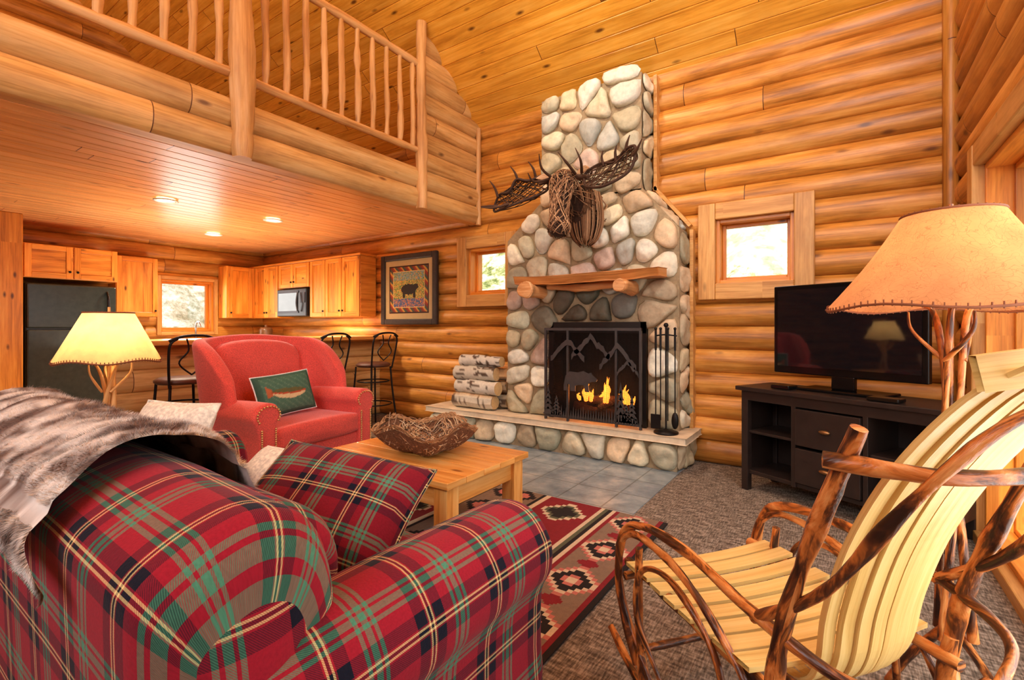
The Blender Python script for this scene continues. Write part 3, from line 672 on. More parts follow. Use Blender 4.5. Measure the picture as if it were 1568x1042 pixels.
mw=empty('microwave_oven'); mb=MB(); mb.b2(-7.23,-6.46,4.12,Y0,1.35,1.76); mb.obj('body',plain('microwave_black',lin(26,26,28),.3),mw,bevel=.01)
mb=MB(); mb.b2(-7.17,-6.68,4.108,4.122,1.43,1.7); mb.obj('window',TVG,mw)
mb=MB(); mb.b2(-7.2,-6.65,4.112,4.121,1.40,1.43); mb.b2(-7.2,-6.65,4.112,4.121,1.70,1.73); mb.tube([(-6.63,4.09,1.42),(-6.63,4.07,1.55),(-6.63,4.09,1.7)],.012); mb.b2(-6.6,-6.49,4.112,4.122,1.55,1.7); mb.obj('trim',plain('steel_grey',lin(70,70,74),.4,.7),mw)
fg=empty('refrigerator'); mb=MB(); mb.b2(-8.2,-7.65,1.4,2.22,0,1.7); mb.b2(-7.65,-7.58,1.405,2.215,1.18,1.69); mb.b2(-7.65,-7.58,1.405,2.215,.06,1.16); mb.obj('body_and_doors',plain('fridge_black',lin(54,60,56),.22),fg,bevel=.015)
mb=MB(); mb.tube([(-7.57,2.12,1.22),(-7.53,2.12,1.3),(-7.53,2.12,1.55),(-7.57,2.12,1.62)],.014); mb.tube([(-7.57,2.12,.6),(-7.53,2.12,.68),(-7.53,2.12,1.05),(-7.57,2.12,1.12)],.014); mb.obj('handles',BLK,fg)
logwall('wall_bar_peninsula','y',-5.3,(1,0,0),1.5,DW,0,1.0,[],LOGY,off=4)
mb=MB(); mb.b2(-5.45,-5.3,1.5,DW,0,1.02); mb.obj('trim_4',LOG)
mb=MB(); mb.b2(-5.55,-4.95,1.38,DW-.07,1.03,1.075); mb.obj('bar_counter_top',TABLE,bevel=.01)
for i,(x,y) in enumerate(((-5.5,2.0),(-5.49,3.08),(-7.0,3.1))):
    e=empty('recessed_ceiling_light'); mb=MB(); mb.lathe((x,y,2.44),[(.105,.0),(.105,-.008),(.08,-.01),(.075,.005)]); mb.obj('trim_ring',plain('white_metal',(.8,.75,.65),.4),e)
    mb=MB(); mb.lathe((x,y,2.447),[(.0,-.003),(.078,-.003)]); mb.obj('lens',emis('lamp_lens',(1,.82,.5),12),e)
def stool(x,y,rot):
    e=empty('bar_stool'); M=Matrix.Rotation(rot,3,'Z'); O=Vector((x,y,0)); P=lambda a,b,c:O+M@Vector((a,b,c)); mb=MB()
    for sx in(-1,1):
        for sy in(-1,1): mb.tube([P(sx*.2,sy*.2,0),P(sx*.16,sy*.16,.4),P(sx*.14,sy*.14,.72)],.011,n=8)
    for z,r in((.28,.185),(.55,.16)): mb.tube([P(r*1.15*math.cos(a*pi/8),r*1.15*math.sin(a*pi/8),z) for a in range(16)],.008,n=6,closed=True,sub=2)
    for s in(-1,1): mb.tube([P(-.15,s*.15,.7),P(-.19,s*.17,.9),P(-.22,s*.17,1.05),P(-.23,s*.12,1.1)],.010,n=8)
    mb.tube([P(-.22,-.18,1.08),P(-.25,-.08,1.12),P(-.25,.08,1.12),P(-.22,.18,1.08)],.011,n=8)
    for s in(-1,1): mb.tube([P(-.18,0,.8),P(-.2,s*.1,.9),P(-.22,s*.04,1.0),P(-.24,s*.06,1.1)],.007,n=6)
    mb.obj('iron_frame',IRON,e); mb=MB(); mb.lathe(P(0,0,.72),[(0,0),(.18,0),(.2,.015),(.2,.03),(.17,.05),(0,.055)]); mb.obj('seat',plain('brown_leather',lin(90,50,30),.5),e)
stool(-4.62,1.8,pi);stool(-4.62,3.15,pi);stool(-4.62,3.82,pi)
# ---------------------------------------------------------------- coffee table
ct=empty('coffee_table'); mb=MB(); tx0,tx1,ty0,ty1=-2.6,-1.55,1.72,2.44
for i in range(5):
    y=ty0+(ty1-ty0)*i/5; mb.b2(tx0,tx1,y+.0008,y+(ty1-ty0)/5-.0008,.415,.45)
mb.obj('top_planks',TABLE,ct,bevel=.004); mb=MB()
for x in(tx0+.07,tx1-.07):
    for y in(ty0+.07,ty1-.07): mb.b2(x-.045,x+.045,y-.045,y+.045,.0145,.415)
mb.b2(tx0+.1,tx1-.1,ty0+.05,ty0+.075,.3,.415);mb.b2(tx0+.1,tx1-.1,ty1-.075,ty1-.05,.3,.415);mb.b2(tx0+.05,tx0+.075,ty0+.1,ty1-.1,.3,.415);mb.b2(tx1-.075,tx1-.05,ty0+.1,ty1-.1,.3,.415)
mb.obj('legs_and_apron',TABLE,ct,bevel=.006)
bw=empty('twig_bowl'); mb=MB(); r=random.Random(9); cx,cy=-2.06,2.09
def bowl(a,t,k=0):
    q=abs(math.cos(a))**4+abs(math.sin(a))**4; rr=(.07+.235*t**.8)/(q**.25)*.92; return Vector((cx+rr*math.cos(a),cy+rr*math.sin(a)*.85,.462+.15*t**1.7+.03*t*math.cos(4*a)+k))
for i in range(620):
    a=r.random()*6.28;t=r.random()*.75;da=r.uniform(-.5,.5);dt=r.uniform(.1,.35); mb.cur=r.choice([lin(186,142,102),lin(144,102,70),lin(216,180,138),lin(172,144,118),lin(230,206,170)])
    mb.tube([bowl(a+da*q/4,min(1.05,t+dt*q/4),r.uniform(-.008,.012)) for q in range(5)],[.0035,.003],n=4,sub=2,cap=False)
for i in range(90):
    a=r.random()*6.28; mb.cur=r.choice([lin(150,108,74),lin(196,154,110)]); mb.tube([bowl(a+.5*q/4,.97+r.uniform(-.05,.07)) for q in range(5)],.004,n=4,sub=2,cap=False)
mb.obj('woven_twigs',TWIG,bw)
mb=MB(); mb.grid(lambda u,v:bowl(u*2*pi,v*.95,-.008),40,10,cu=True); mb.obj('liner',plain('bowl_core',lin(112,78,54),.95,0,.4,80,.5),bw)
# ---------------------------------------------------------------- rug
mb=MB(); RX0,RX1,RY0,RY1=-2.97,-.87,1.18,2.93; cs=.0125; nx=int((RX1-RX0)/cs);ny=int((RY1-RY0)/cs)
tp=lin(140,116,96); bkc=lin(44,36,34); mar=lin(138,38,44); cre=lin(216,194,162); pk=lin(198,118,104); olive=lin(98,98,74)
def rugc(i,j):
    w=min((nx-1-i),i)*cs; y=j*cs
    if w<.025: return bkc
    if w<.045: return mar
    if w<.30:
        yy=((y+.12)%.38)-.19; st=.025; d=abs(math.floor(abs(yy)/st))*st+abs(math.floor(abs(w-.172)/st))*st
        if d<.02: return cre
        if d<.05: return pk
        if d<.085: return bkc
        if d<.112: return cre
        if d<.135: return pk
        e=abs(abs(yy)-.19)
        if math.floor(e/.0125)*.0125+abs(w-.172)*.9<.05: return mar
        return tp
    if w<.325: return mar
    if w<.34: return cre
    if w<.37: return bkc
    if w<.40: return olive
    if w<.415: return cre
    if w<.80:
        yy=(y%.44)-.22; d=math.floor(abs(yy)/.03)*.03+math.floor(abs(w-.6)/.03)*.03
        if d<.09: return bkc
        if d<.12: return olive
        if d<.14: return cre
        return mar
    if w<.83: return cre
    if w<.86: return bkc
    yy=(y%.3)-.15; d=math.floor(abs(yy)/.025)*.025+math.floor(abs(w-.97)/.025)*.025
    return pk if d<.05 else bkc if d<.09 else tp
for i in range(nx):
    for j in range(ny):
        c=rugc(i,j); x=RX0+i*cs;y=RY0+j*cs; mb.fc([mb.vt((a,b,.014),c) for a,b in((x,y),(x+cs,y),(x+cs,y+cs),(x,y+cs))])
mb.cur=bkc; mb.b2(RX0,RX1-.0,RY0,RY1,.0065,.013)
mb.obj('navajo_area_rug',WOVEN)
# ---------------------------------------------------------------- sofa
so=empty('plaid_sofa')
mb=MB()
SXa,SXb=-.79,-2.72
BS=[(.28,.08),(.272,.35),(.262,.62),(.258,.78),(.268,.822),(.30,.852),(.37,.885),(.45,.897),(.54,.86),(.59,.76),(.60,.6),(.58,.3),(.5,.08)]
bmap=lambda a,z,t:(t,a,z-.05*max(0,(t+1.25))*(1 if z>.5 else 0))
mb.section(BS,SXa,SXb,bmap,seg=30,rnd=.08,bul=.0,dome=.035)
mb.obj('back',PLAID,so)
def arm(mb,cx,sg):
    prof=[(sg*.10,.06),(sg*.11,.25),(sg*.115,.40),(sg*.15,.48),(sg*.145,.57),(sg*.08,.645),(-sg*.02,.655),(-sg*.11,.61),(-sg*.14,.52),(-sg*.12,.42),(-sg*.11,.2),(-sg*.1,.06)]
    mb.section(prof,.36,1.28,lambda a,z,t:(cx+a,t,z+.012*math.sin((t-.3)*3)),seg=20,rnd=.05,dome=.01)
mb=MB(); arm(mb,-.86,1); arm(mb,-2.62,-1); mb.obj('arms',PLAID,so)
mb=MB(); mb.section([(.6,.1),(1.2,.1),(1.22,.2),(1.2,.3),(.6,.3)],-.95,-2.52,lambda a,z,t:(t,a,z),rnd=.02)
for a,b in((-.985,-1.735),(-1.745,-2.5)): mb.section([(.62,.30),(1.2,.30),(1.25,.38),(1.2,.47),(.9,.485),(.62,.47)],a,b,lambda q,z,t:(t,q,z),rnd=.05,bul=.01)
for a,b in((-1.0,-1.735),(-1.745,-2.5)): mb.section([(.58,.46),(.70,.47),(.75,.6),(.72,.72),(.64,.79),(.57,.78)],a,b,lambda q,z,t:(t,q,z),rnd=.06,bul=.02)
mb.obj('seat_and_cushions',PLAID,so)
mb=MB()
for x in(-.9,-2.6):
    for y in(.34,1.18): mb.b2(x-.03,x+.03,y-.03,y+.03,.0145 if y>1.1 else 0,.1)
mb.obj('feet',DARK,so)
def pillow(name,c,w,h,t,M,mat,colf=None,n=18,uvs=1,parent=None):
    mb=MB(); c=Vector(c)
    for sg in(-1,1):
        def fn(u,v):
            x=(u-.5)*2;y=(v-.5)*2; e=(max(0,1-abs(x)**2.6)*max(0,1-abs(y)**2.6))**.42
            q=Vector((x*w/2*(1-.05*(1-y*y)),sg*t/2*e,y*h/2*(1-.05*(1-x*x)))); return c+M@q
        mb.grid(fn,n,n,lambda a,b:(a*w*uvs,b*h*uvs),True,cf=(lambda u,v:colf(u,v,sg)) if colf else None)
    per=[c+M@Vector(((x)*w/2*(1-.05*(1-y*y)),0,y*h/2*(1-.05*(1-x*x)))) for x,y in [(-1+2*k/10,-1) for k in range(10)]+[(1,-1+2*k/10) for k in range(10)]+[(1-2*k/10,1) for k in range(10)]+[(-1,1-2*k/10) for k in range(10)]]
    mb.tube(per,.006,n=6,closed=True,straight=True)
    return mb.obj(name,mat,parent)
def rot(rx,ry,rz): return Matrix.Rotation(rz,3,'Z')@Matrix.Rotation(ry,3,'Y')@Matrix.Rotation(rx,3,'X')
PLAID2=tartan('tartan_wool_dark',.19,.68)
pillow('plaid_throw_pillow',(-1.37,.95,.62),.58,.42,.19,rot(-.95,.12,math.radians(20)),PLAID2)
pillow('white_throw_pillow',(-2.42,.88,.70),.4,.36,.15,rot(-.5,0,math.radians(20)),WHITEF)
pillow('cream_lumbar_pillow',(-1.93,1.14,.575),.52,.22,.15,rot(-.9,.0,math.radians(4)),WHITEF)
# fur throw
th=empty('faux_fur_throw'); prof=catmull([(.240,.72,0),(.230,.77,0),(.240,.83,0),(.33,.885,0),(.45,.92,0),(.56,.885,0),(.625,.79,0),(.64,.70,0)],6); pn=len(prof)-1
def thr(u,v):
    k=v*pn; i=min(int(k),pn-1); p=prof[i].lerp(prof[i+1],k-i)
    xr=-1.07-.17*min(1,v*2.2)+.05*max(0,v-.5)+.025*noise.noise(Vector((v*6,0,3)))
    xl=-2.62+.05*v
    x=xr+(xl-xr)*u
    w=noise.noise(Vector((x*4,v*3,1)))*.03+noise.noise(Vector((x*12,v*6,4)))*.016
    z=p.y+(.02 if .3<v<.8 else .008)
    y=p.x
    if v<.3: y-=.024+max(-.006,w*.9); z+= (.3-v)/.3*(.03*math.sin(u*9.0+.8)+.12*u)
    else: z+=max(-.002,w)+.02
    if v>.8: y+=.02+w
    return Vector((x,y,z))
def furp(p):
    n=noise.noise(p*11)+.7*noise.noise(p*27+Vector((4,4,4))); t=max(0,min(1,.55+n*1.35)); a=lin(120,98,88);b=lin(232,224,216); return tuple(a[i]+(b[i]-a[i])*t for i in range(3))
mb=MB(); mb.grid(thr,100,60,cf=lambda u,v:furp(thr(u,v))); mb.obj('throw_fabric',FUR,th)
mb=MB(); r=random.Random(3)
for k in range(60000):
    u=r.random()**1.4;v=r.random(); p=thr(u,v); e1=thr(min(1,u+.01),v)-p; e2=p-thr(u,max(0,v-.012)) if v>.02 else thr(u,v+.012)-p
    if e1.length<1e-5: continue
    e1.normalize(); e2.normalize(); nn=e1.cross(e2)
    if v<=.3:
        if nn.y>0: nn=-nn
    elif nn.z<0: nn=-nn
    cl=noise.noise(p*26); c2=noise.noise(p*26+Vector((9,9,9))); d=(nn*.9-e2*((.3 if v<.55 else -.3)+c2*1.3)+e1*cl*1.6+Vector((r.uniform(-.3,.3),r.uniform(-.3,.3),-.05))).normalized(); L=r.uniform(.007,.016); c=furp(p); s_=r.uniform(.8,1.25)*(1+.5*cl); c=tuple(min(1,x*s_) for x in c); wv=e1*.0011
    mb.fc([mb.vt(p-wv,c),mb.vt(p+wv,c),mb.vt(p+d*L,c)])
mb.obj('fur_pile',FUR,th)
# ---------------------------------------------------------------- wing armchair
ac=empty('wing_armchair'); Fv=Vector((.993,.12,0)).normalized(); Sv=Vector((-Fv.y,Fv.x,0)); AO=Vector((-3.27,2.22,0))
def A(s,f,z): return AO+Sv*s+Fv*f+Vector((0,0,z))
mb=MB()
pth=[(-.50,-.26),(-.505,-.40),(-.50,-.55),(-.46,-.68),(-.36,-.76),(-.2,-.79),(0,-.80),(.2,-.79),(.36,-.76),(.46,-.68),(.50,-.55),(.505,-.40),(.50,-.26)]
topz=[.78,1.00,1.09,1.11,1.11,1.13,1.14,1.13,1.11,1.11,1.09,1.00,.78]
rows=[0,.2,.45,.7,.9,1]
I=[]
for (s,f),tz in zip(pth,topz):
    b0=.5 if abs(s)>.47 else .3
    col=[]
    for q in rows:
        z=b0+(tz-b0)*q; lean=-.10*max(0,(z-.5)/.6); fl=1+.09*max(0,(z-.6)); col.append(mb.vt(A(s*fl,f+lean,z)))
    I.append(col)
for i in range(len(I)-1):
    for j in range(len(rows)-1): mb.fc((I[i][j],I[i+1][j],I[i+1][j+1],I[i][j+1]),[(0,0)]*4,True)
mb.obj('winged_back',REDF,ac,solid=.10,sub=3)
mb=MB()
mb.section([(-.36,.45),(-.2,.42),(0,.41),(.2,.42),(.36,.45),(.37,.8),(.34,1.03),(0,1.09),(-.34,1.03),(-.37,.8)],-.80,-.62,lambda a,z,t:A(a,t-.10*max(0,(z-.5)/.6),z),seg=4,rnd=.06,dome=.02)
for sg in(-1,1):
    mb.section([(sg*.06,.16),(sg*.065,.42),(sg*.09,.52),(sg*.115,.585),(sg*.08,.65),(0,.675),(-sg*.07,.655),(-sg*.095,.59),(-sg*.07,.53),(-sg*.06,.4),(-sg*.06,.16)],-.62,-.0,lambda a,z,t:A(sg*.45+a,t,z-.03*max(0,-t-.2)),seg=10,rnd=.025)
mb.section([(-.4,.16),(.4,.16),(.4,.24),(.4,.32),(-.4,.32),(-.4,.24)],-.7,-.035,lambda a,z,t:A(a,t,z),rnd=.02)
mb.section([(-.385,.33),(0,.32),(.385,.33),(.40,.40),(.385,.475),(0,.495),(-.385,.475),(-.40,.40)],-.66,.0,lambda a,z,t:A(a,t,z),rnd=.04,dome=.01)
mb.obj('arms_seat_upholstery',REDF,ac)
mb=MB()
for sg in(-1,1):
    for k in range(22):
        z=.18+.33*k/22
        for d in(-.052,.052): mb.ball(A(sg*.45+d,.006,z),.0075,n=4)
    for k in range(16):
        a=-.6+k/15*(pi+1.2); mb.ball(A(sg*.45+.085*math.cos(a),.006,.59+.065*math.sin(a)),.0075,n=4)
mb.obj('nailheads',plain('brass_nail',lin(220,180,120),.3,.6),ac)
mb=MB()
for s in(-.38,.38):
    for f in(-.08,-.68): mb.tube([A(s,f,.0),A(s,f,.1),A(s,f,.17)],[.02,.028,.034])
mb.obj('legs',DARK,ac)
def fish(u,v,sg):
    x=(u-.5)*2;y=(v-.5)*2; g=lin(84,124,104)
    if max(abs(x),abs(y))>.86: return lin(70,104,88)
    yy=y-.25*x*x+.05+.1*x
    if (x/.62)**2+(yy/.26)**2<1:
        return lin(226,206,160) if yy<-.04 else (lin(190,90,60) if yy<.04 else lin(110,110,70))
    if .55<abs(x)<.78 and x<0 and abs(yy)<(.1+abs(abs(x)-.55)): return lin(190,110,70)
    return g if (int(u*40)+int(v*30))%5 else lin(106,142,118)
Mp=Matrix(((Sv.x,-Fv.x,0),(Sv.y,-Fv.y,0),(0,0,1)))
pillow('fish_throw_pillow',A(-.02,-.40,.665),.52,.33,.13,Mp@Matrix.Rotation(-.30,3,'X')@Matrix.Rotation(-.06,3,'Y'),WOVEN,fish,n=46)
# ---------------------------------------------------------------- lamps
def lamp(name,x,y,zb,zt,rb,rt,mat,zbase,floor=False,bul=.0):
    e=empty(name); mb=MB()
    def fn(u,v):
        a=u*2*pi; t=v; r=rb+(rt-rb)*(t+bul*math.sin(t*pi)); wob=1+.012*math.sin(a*9)*(1-t); return Vector((x+r*wob*math.cos(a),y+r*wob*math.sin(a),zb+(zt-zb)*t+.008*math.sin(a*5)*(1-t)))
    mb.grid(fn,64,14,cu=True); mb.obj('shade',mat,e)
    mb=MB()
    for z,r in((zb,rb),(zt,rt)): mb.tube([(x+r*1.005*math.cos(a*pi/16),y+r*1.005*math.sin(a*pi/16),z+(.008*math.sin(a*pi/16*5) if z==zb else 0)) for a in range(32)],.004,n=6,closed=True,straight=True)
    for k in range(90):
        a=k*2*pi/90; r=rb; p=Vector((x+r*math.cos(a),y+r*math.sin(a),zb+.008*math.sin(a*5))); mb.tube([p+Vector((0,0,-.006)),p+Vector((0,0,.012))],.002,n=4,straight=True)
    for k in range(36):
        a=k*2*pi/36; p=Vector((x+rt*math.cos(a),y+rt*math.sin(a),zt)); mb.tube([p+Vector((0,0,-.010)),p+Vector((0,0,.005))],.002,n=4,straight=True)
    mb.obj('stitching',plain('leather_lace',lin(130,74,42),.7),e)
    mb=MB()
    for k in range(3):
        a=k*2.1; mb.tube([(x+.05*math.cos(a),y+.05*math.sin(a),zbase+.01),(x+.02*math.cos(a+1),y+.02*math.sin(a+1),zbase+(zb-zbase)*.5),(x+.035*math.cos(a+2.4),y+.035*math.sin(a+2.4),zb-.06),(x+.07*math.cos(a+2.6),y+.07*math.sin(a+2.6),zb+.01)],[.013,.011,.009,.005],knob=.2,n=8)
        mb.tube([(x+.03*math.cos(a+2),y+.03*math.sin(a+2),zb-.16),(x+.09*math.cos(a+3),y+.09*math.sin(a+3),zb-.07),(x+.10*math.cos(a+3),y+.10*math.sin(a+3),zb-.01)],[.008,.006,.003],knob=.2,n=6)
    mb.tube([(x,y,zbase),(x,y,zt-.05)],.007); mb.tube([(x-rt,y,zt-.01),(x+rt,y,zt-.01)],.003);mb.tube([(x,y-rt,zt-.01),(x,y+rt,zt-.01)],.003); mb.tube([(x,y,zt-.05),(x,y,zt+.03)],.006)
    if floor:
        for k in range(3): a=k*2.1+.5; mb.tube([(x,y,.3),(x+.1*math.cos(a),y+.1*math.sin(a),.15),(x+.17*math.cos(a),y+.17*math.sin(a),.012)],.012,knob=.15)
    mb.obj('branch_stand',STICK if floor else BALU,e)
    mb=MB(); mb.lathe((x,y,zb+.08),[(.002,-.05),(.02,-.03),(.032,.02),(.02,.05),(.002,.06)],12); mb.obj('bulb',emis('bulb_glow',(1,.72,.4),6),e)
    return e
lamp('branch_table_lamp',-3.15,.89,1.02,1.27,.222,.105,SH2,.60)
et=empty('end_table'); mb=MB(); mb.b2(-3.42,-2.92,.62,1.12,.56,.6)
for x in(-3.38,-2.96):
    for y in(.66,1.08): mb.b2(x-.025,x+.025,y-.025,y+.025,0,.56)
mb.b2(-3.4,-2.94,.64,1.1,.18,.2); mb.obj('table_frame',TABLE,et,bevel=.005)
lamp('branch_floor_lamp',.27,1.96,1.255,1.54,.315,.12,SH1,.25,True,.05)
# ---------------------------------------------------------------- TV + console
D=Vector((.894,-.447,0)); Bk=Vector((.447,.894,0)); ang=math.atan2(D.y,D.x); MR=Matrix.Rotation(ang,3,'Z'); CO=Vector((-.62,3.91,0))
def cb(mb,s0,s1,b0,b1,z0,z1):
    c=CO+D*((s0+s1)/2)+Bk*((b0+b1)/2)+Vector((0,0,(z0+z1)/2)); mb.box(c,(abs(s1-s0),abs(b1-b0),abs(z1-z0)),MR)
cn=empty('tv_console'); mb=MB(); Wc=1.2
cb(mb,-.03,Wc+.03,-.03,.42,.73,.76)
for s in(0,Wc-.05):
    for b in(0,.35): cb(mb,s,s+.05,b,b+.05,0,.73)
cb(mb,.02,Wc-.02,.02,.4,.12,.15); cb(mb,.02,Wc-.02,.37,.39,.15,.73); cb(mb,.02,Wc-.02,.0,.02,.66,.73)
for s in(.37,.80): cb(mb,s,s+.03,.0,.38,.12,.73)
for s0,s1 in((.04,.37),(.83,1.16)): cb(mb,s0,s1,.02,.38,.42,.44)
cb(mb,.0,.02,.02,.4,.12,.73);cb(mb,Wc-.02,Wc,.02,.4,.12,.73)
for z0,z1 in((.16,.39),(.41,.65)): cb(mb,.405,.795,-.015,.02,z0,z1)
mb.obj('carcass_and_drawers',plain('espresso_wood',lin(44,32,27),.38,0,.2,12),cn,bevel=.004)
mb=MB()
for z in(.28,.53):
    p=CO+D*.6+Bk*-.03+Vector((0,0,z)); mb.ball(p,.035,.018,.014,8,MR)
mb.obj('cup_pulls',plain('bronze_pull',lin(150,110,70),.35,.8),cn)
tv=empty('flat_screen_tv'); mb=MB(); s0,s1=.125,1.045; z0,z1=.865,1.49
cb(mb,s0,s1,.20,.25,z0,z1); cb(mb,.33,.85,.12,.36,.762,.78); cb(mb,.52,.66,.2,.24,.78,.87); cb(mb,.2,.33,.04,.15,.762,.79); cb(mb,.82,.98,.0,.1,.762,.785); mb.obj('bezel_and_stand',BLK,tv,bevel=.006)
mb=MB(); cb(mb,s0+.03,s1-.03,.195,.199,z0+.05,z1-.03); mb.obj('screen',TVG,tv)
# ---------------------------------------------------------------- rocking chair
rc=empty('bentwood_rocking_chair'); RF=Vector((-.78,.626,0));RR=Vector((.626,.78,0)); RO=Vector((.03,1.38,0))
def R(s,f,z): return RO+RR*s+RF*f+Vector((0,0,z))
def T(L,r,k=.22):
    r=[x*.84 for x in r] if isinstance(r,list) else r*.84
    mb.tube([R(*p) for p in L],r,knob=k,n=12,sub=10)
mb=MB()
for g in(-1,1):
    T([(g*.27,-.01,.30),(g*.275,-.045,.55),(g*.285,-.13,.80),(g*.285,-.22,1.025)],[.023,.021,.019])
    T([(g*.25,.50,.05),(g*.26,.52,.25),(g*.27,.50,.50)],[.018,.015]); T([(g*.25,.02,.07),(g*.26,.0,.25),(g*.26,-.03,.45)],[.02,.018])
    T([(g*.25,.72,.12),(g*.25,.5,.04),(g*.25,.2,.018),(g*.25,-.1,.03),(g*.25,-.38,.10),(g*.25,-.55,.18)],[.016,.018,.018,.014])
    T([(g*.245,-.06,.40),(g*.25,.25,.405),(g*.25,.60,.41)],.018)
    T([(g*.255,.46,.10),(g*.27,.60,.28),(g*.285,.60,.46),(g*.285,.50,.545),(g*.28,.28,.53),(g*.275,.08,.42),(g*.265,-.02,.28)],[.012,.014,.014,.012])
    T([(g*.25,.40,.12),(g*.29,.48,.30),(g*.30,.44,.46),(g*.295,.30,.50),(g*.285,.14,.40),(g*.27,.1,.2)],[.010,.012,.010])
    T([(g*.28,.02,.56),(g*.27,-.14,.70),(g*.24,-.28,.92),(g*.17,-.37,1.06),(0,-.40,1.10)],[.014,.013,.012])
T([(-.27,.52,.12),(-.285,.60,.34),(-.285,.57,.52),(-.28,.46,.585),(-.28,.25,.60),(-.28,.02,.57),(-.23,-.15,.53),(-.1,-.21,.50),(0,-.22,.49),(.1,-.21,.50),(.23,-.15,.53),(.28,.02,.57),(.28,.25,.60),(.28,.46,.585),(.285,.57,.52),(.285,.60,.34),(.27,.52,.12)],.0155)
T([(-.32,-.18,.965),(-.2,-.29,.955),(0,-.33,.955),(.2,-.29,.965),(.32,-.18,.985)],.016)
T([(-.27,-.1,.38),(0,-.12,.37),(.27,-.1,.38)],.014); T([(-.28,.57,.38),(0,.58,.375),(.28,.57,.38)],.016); T([(-.26,.5,.18),(.26,.5,.18)],.013); T([(-.26,.0,.2),(.26,.0,.2)],.013)
mb.obj('bent_hickory_frame',STICK,rc)
mb=MB()
bp=catmull([(.16,.375,0),(.06,.36,0),(-.01,.39,0),(-.05,.46,0),(-.075,.58,0),(-.13,.75,0),(-.22,.93,0),(-.33,1.08,0),(-.42,1.15,0)],5); nb=len(bp)
NS=8
for k in range(NS):
    L=[];Rr=[]
    for i,p in enumerate(bp):
        t=i/(nb-1); w=.25+.11*t; c=(k+.5)/NS-.5; hw=w/NS*.45; bow=.035*(2*c)**2*math.sin(t*pi*.9+.2); sh=.015-.02*t
        for q,lst in((-1,L),(1,Rr)):
            lst.append((R(c*w+q*hw+sh,p.x+bow+.02,p.y),R(c*w+q*hw+sh,p.x+bow+.012,p.y-.0)))
    ids=[(mb.vt(L[i][0]),mb.vt(Rr[i][0]),mb.vt(Rr[i][1]+RF*-.006),mb.vt(L[i][1]+RF*-.006)) for i in range(nb)]
    for i in range(nb-1):
        a,b=ids[i],ids[i+1]
        for q in range(4):
            q2=(q+1)%4; mb.fc((a[q],a[q2],b[q2],b[q]),[(i*.04+k*3,q*.03),(i*.04+k*3,q*.03+.03),(i*.04+.04+k*3,q*.03+.03),(i*.04+.04+k*3,q*.03)])
    mb.fc(ids[0][::-1]);mb.fc(ids[-1])
for dd in(0,.01):
    mb.grid(lambda u,v:R((u-.5)*.42,-.405+dd+.05*(2*u-1)**2+.012*v,1.12+.055*v-.02*(2*u-1)**2),12,3,lambda a,b:(a*.4,b*.05))
mb.grid(lambda u,v:R((u-.5)*.42,-.393+.01*v+.05*(2*u-1)**2,1.175-.02*(2*u-1)**2),12,1,lambda a,b:(a*.4,b*.05))
for k in range(8):
    f=.06+.068*k; zc=.435-.012*math.sin(k/7*pi)+(.006 if k<7 else -.004)
    def fn(u,v):
        s=(u-.5)*.56; return R(s,f+(v-.5)*.052,zc-.016*(1-(2*u-1)**2))
    mb.grid(fn,12,1,lambda a,b:(a*.5+k*2,b*.06),False)
    mb.grid(lambda u,v:fn(u,v)-Vector((0,0,.012)),12,1,lambda a,b:(a*.5+k*2,b*.06),False)
    for vv in(0,1): mb.grid(lambda u,v:fn(u,vv)-Vector((0,0,.012*v)),12,1,lambda a,b:(a*.5,b*.01),False)
mb.obj('slats',SLAT,rc)
# ---------------------------------------------------------------- outside
def hillm(name,cols):
    t=NT(name); o=t.objc(); n=t.noise(o,2.2,9,.8); n2=t.noise(o,9,5,.7)
    c=t.ramp(n,[(.40,cols[0]),(.48,cols[1]),(.54,cols[2]),(.62,cols[3])]); c=t.mix(.35,c,t.ramp(n2,[(.42,(.42,.46,.26)),(.56,(1.,1.,1.))]),'MULTIPLY'); return t.done(c,1,.0)
HM=hillm('hillside_foliage',(lin(110,122,70),lin(184,186,130),lin(232,228,206),lin(248,248,246)))
HM2=hillm('hillside_dry_grass',(lin(160,150,126),lin(200,190,166),lin(228,222,206),lin(244,242,236)))
mb=MB(); mb.grid(lambda u,v:Vector((-16+26*u,6+12*v,-.3+9*v+.8*noise.noise(Vector((u*22,v*9,0))))),90,40); mb.obj('outdoor_hillside',HM)
mb=MB(); mb.grid(lambda u,v:Vector((-10-10*v,-6+14*u,-.3+9*v+.8*noise.noise(Vector((u*22,v*9,5))))),50,30); mb.obj('outdoor_hillside',HM2)
mb=MB(); mb.b2(XR+.3,14,-8,8,-.4,-.1); mb.obj('outdoor_ground',HM2)
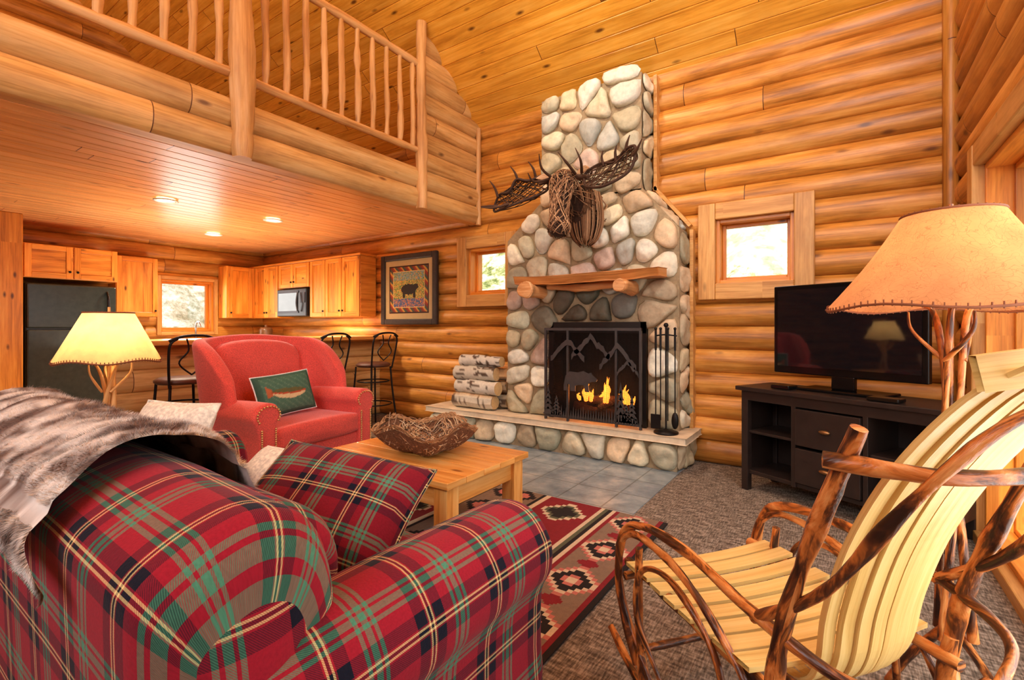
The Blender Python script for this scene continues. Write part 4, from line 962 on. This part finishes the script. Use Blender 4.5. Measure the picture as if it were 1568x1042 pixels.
# ---------------------------------------------------------------- lights
W=bpy.data.worlds.new('World'); S.world=W; W.use_nodes=True; W.node_tree.nodes['Background'].inputs[0].default_value=(.9,.95,1,1); W.node_tree.nodes['Background'].inputs[1].default_value=1.5
def light(k,name,loc,power,color,size=.1,size2=None,tgt=None,**a):
    d=bpy.data.lights.new(name,k); d.energy=power; d.color=color; o=bpy.data.objects.new(name,d); o.location=loc; S.collection.objects.link(o)
    if k=='AREA':
        d.size=size
        if size2: d.shape='RECTANGLE'; d.size_y=size2
    elif k!='SUN': d.shadow_soft_size=size
    if tgt is not None: o.rotation_euler=(Vector(tgt)-Vector(loc)).to_track_quat('-Z','Y').to_euler()
    for q,v in a.items(): setattr(d,q,v)
    return o
sun=light('SUN','sun',(0,-5,10),3.6,(1,.97,.93),tgt=(-1,8,0))
light('AREA','rear_fill',(-1.6,-2.4,3.0),140,(.96,.98,1),3.6,2.2,tgt=(-2.2,4,1.2))  # added general fill from behind the camera; no window in the back wall
light('AREA','door_daylight',(XR-.02,1.6,1.25),26,(.95,.98,1),1.6,1.9,tgt=(-4,2.2,1.0))
light('AREA','upper_window_daylight',(XR-.10,2.05,3.5),48,(.94,.97,1),1.3,1.1,tgt=(-.6,4.5,2.7))
light('AREA','loft_daylight',(-6.5,-2.2,3.9),40,(1,.88,.7),2,1.2,tgt=(-5,4,3.6))
light('AREA','ceiling_fill_uplight',(-1.5,.3,4.2),145,(1,.88,.66),1.0,1.0,tgt=(-1.7,1.6,9))  # added unseen uplight without a fixture, brightens the sloped ceiling
light('AREA','kitchen_window_daylight',(XL+.15,3.3,1.5),8,(1,.98,.95),.7,.7,tgt=(0,2.5,1.2))
for x,y in((-5.5,2.0),(-5.49,3.08),(-7.0,3.1)):
    light('SPOT','downlight',(x,y,2.42),140,(1,.89,.7),.06,tgt=(x,y,0),spot_size=2.6,spot_blend=.8)
light('AREA','undercabinet_light',(-5.9,4.3,1.31),4,(1,.85,.6),.8,.1,tgt=(-5.9,4.3,0))
light('AREA','kitchen_fill_uplight',(-6.3,2.7,.93),34,(1,.9,.74),1.2,1.6,tgt=(-6.3,2.7,9))  # added fill hidden behind the bar, lifts the loft underside
light('POINT','lamp_bulb_table',(-3.15,.89,1.14),10,(1,.78,.5),.04)
light('POINT','lamp_bulb_floor',(.27,1.96,1.38),6,(1,.80,.56),.04)
light('POINT','fire_glow',(-1.85,4.25,.6),4,(1,.4,.1),.08)
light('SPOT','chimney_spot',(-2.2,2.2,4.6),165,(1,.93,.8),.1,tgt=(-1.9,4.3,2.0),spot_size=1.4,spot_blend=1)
# ---------------------------------------------------------------- camera
cd=bpy.data.cameras.new('Camera'); cd.sensor_width=36; cd.lens=36*740/1568; cd.shift_y=-21/1568; cd.clip_start=.02
cam=bpy.data.objects.new('Camera',cd); cam.location=(0,0,1.2); cam.rotation_euler=(pi/2,0,math.radians(34.4)); S.collection.objects.link(cam); S.camera=cam
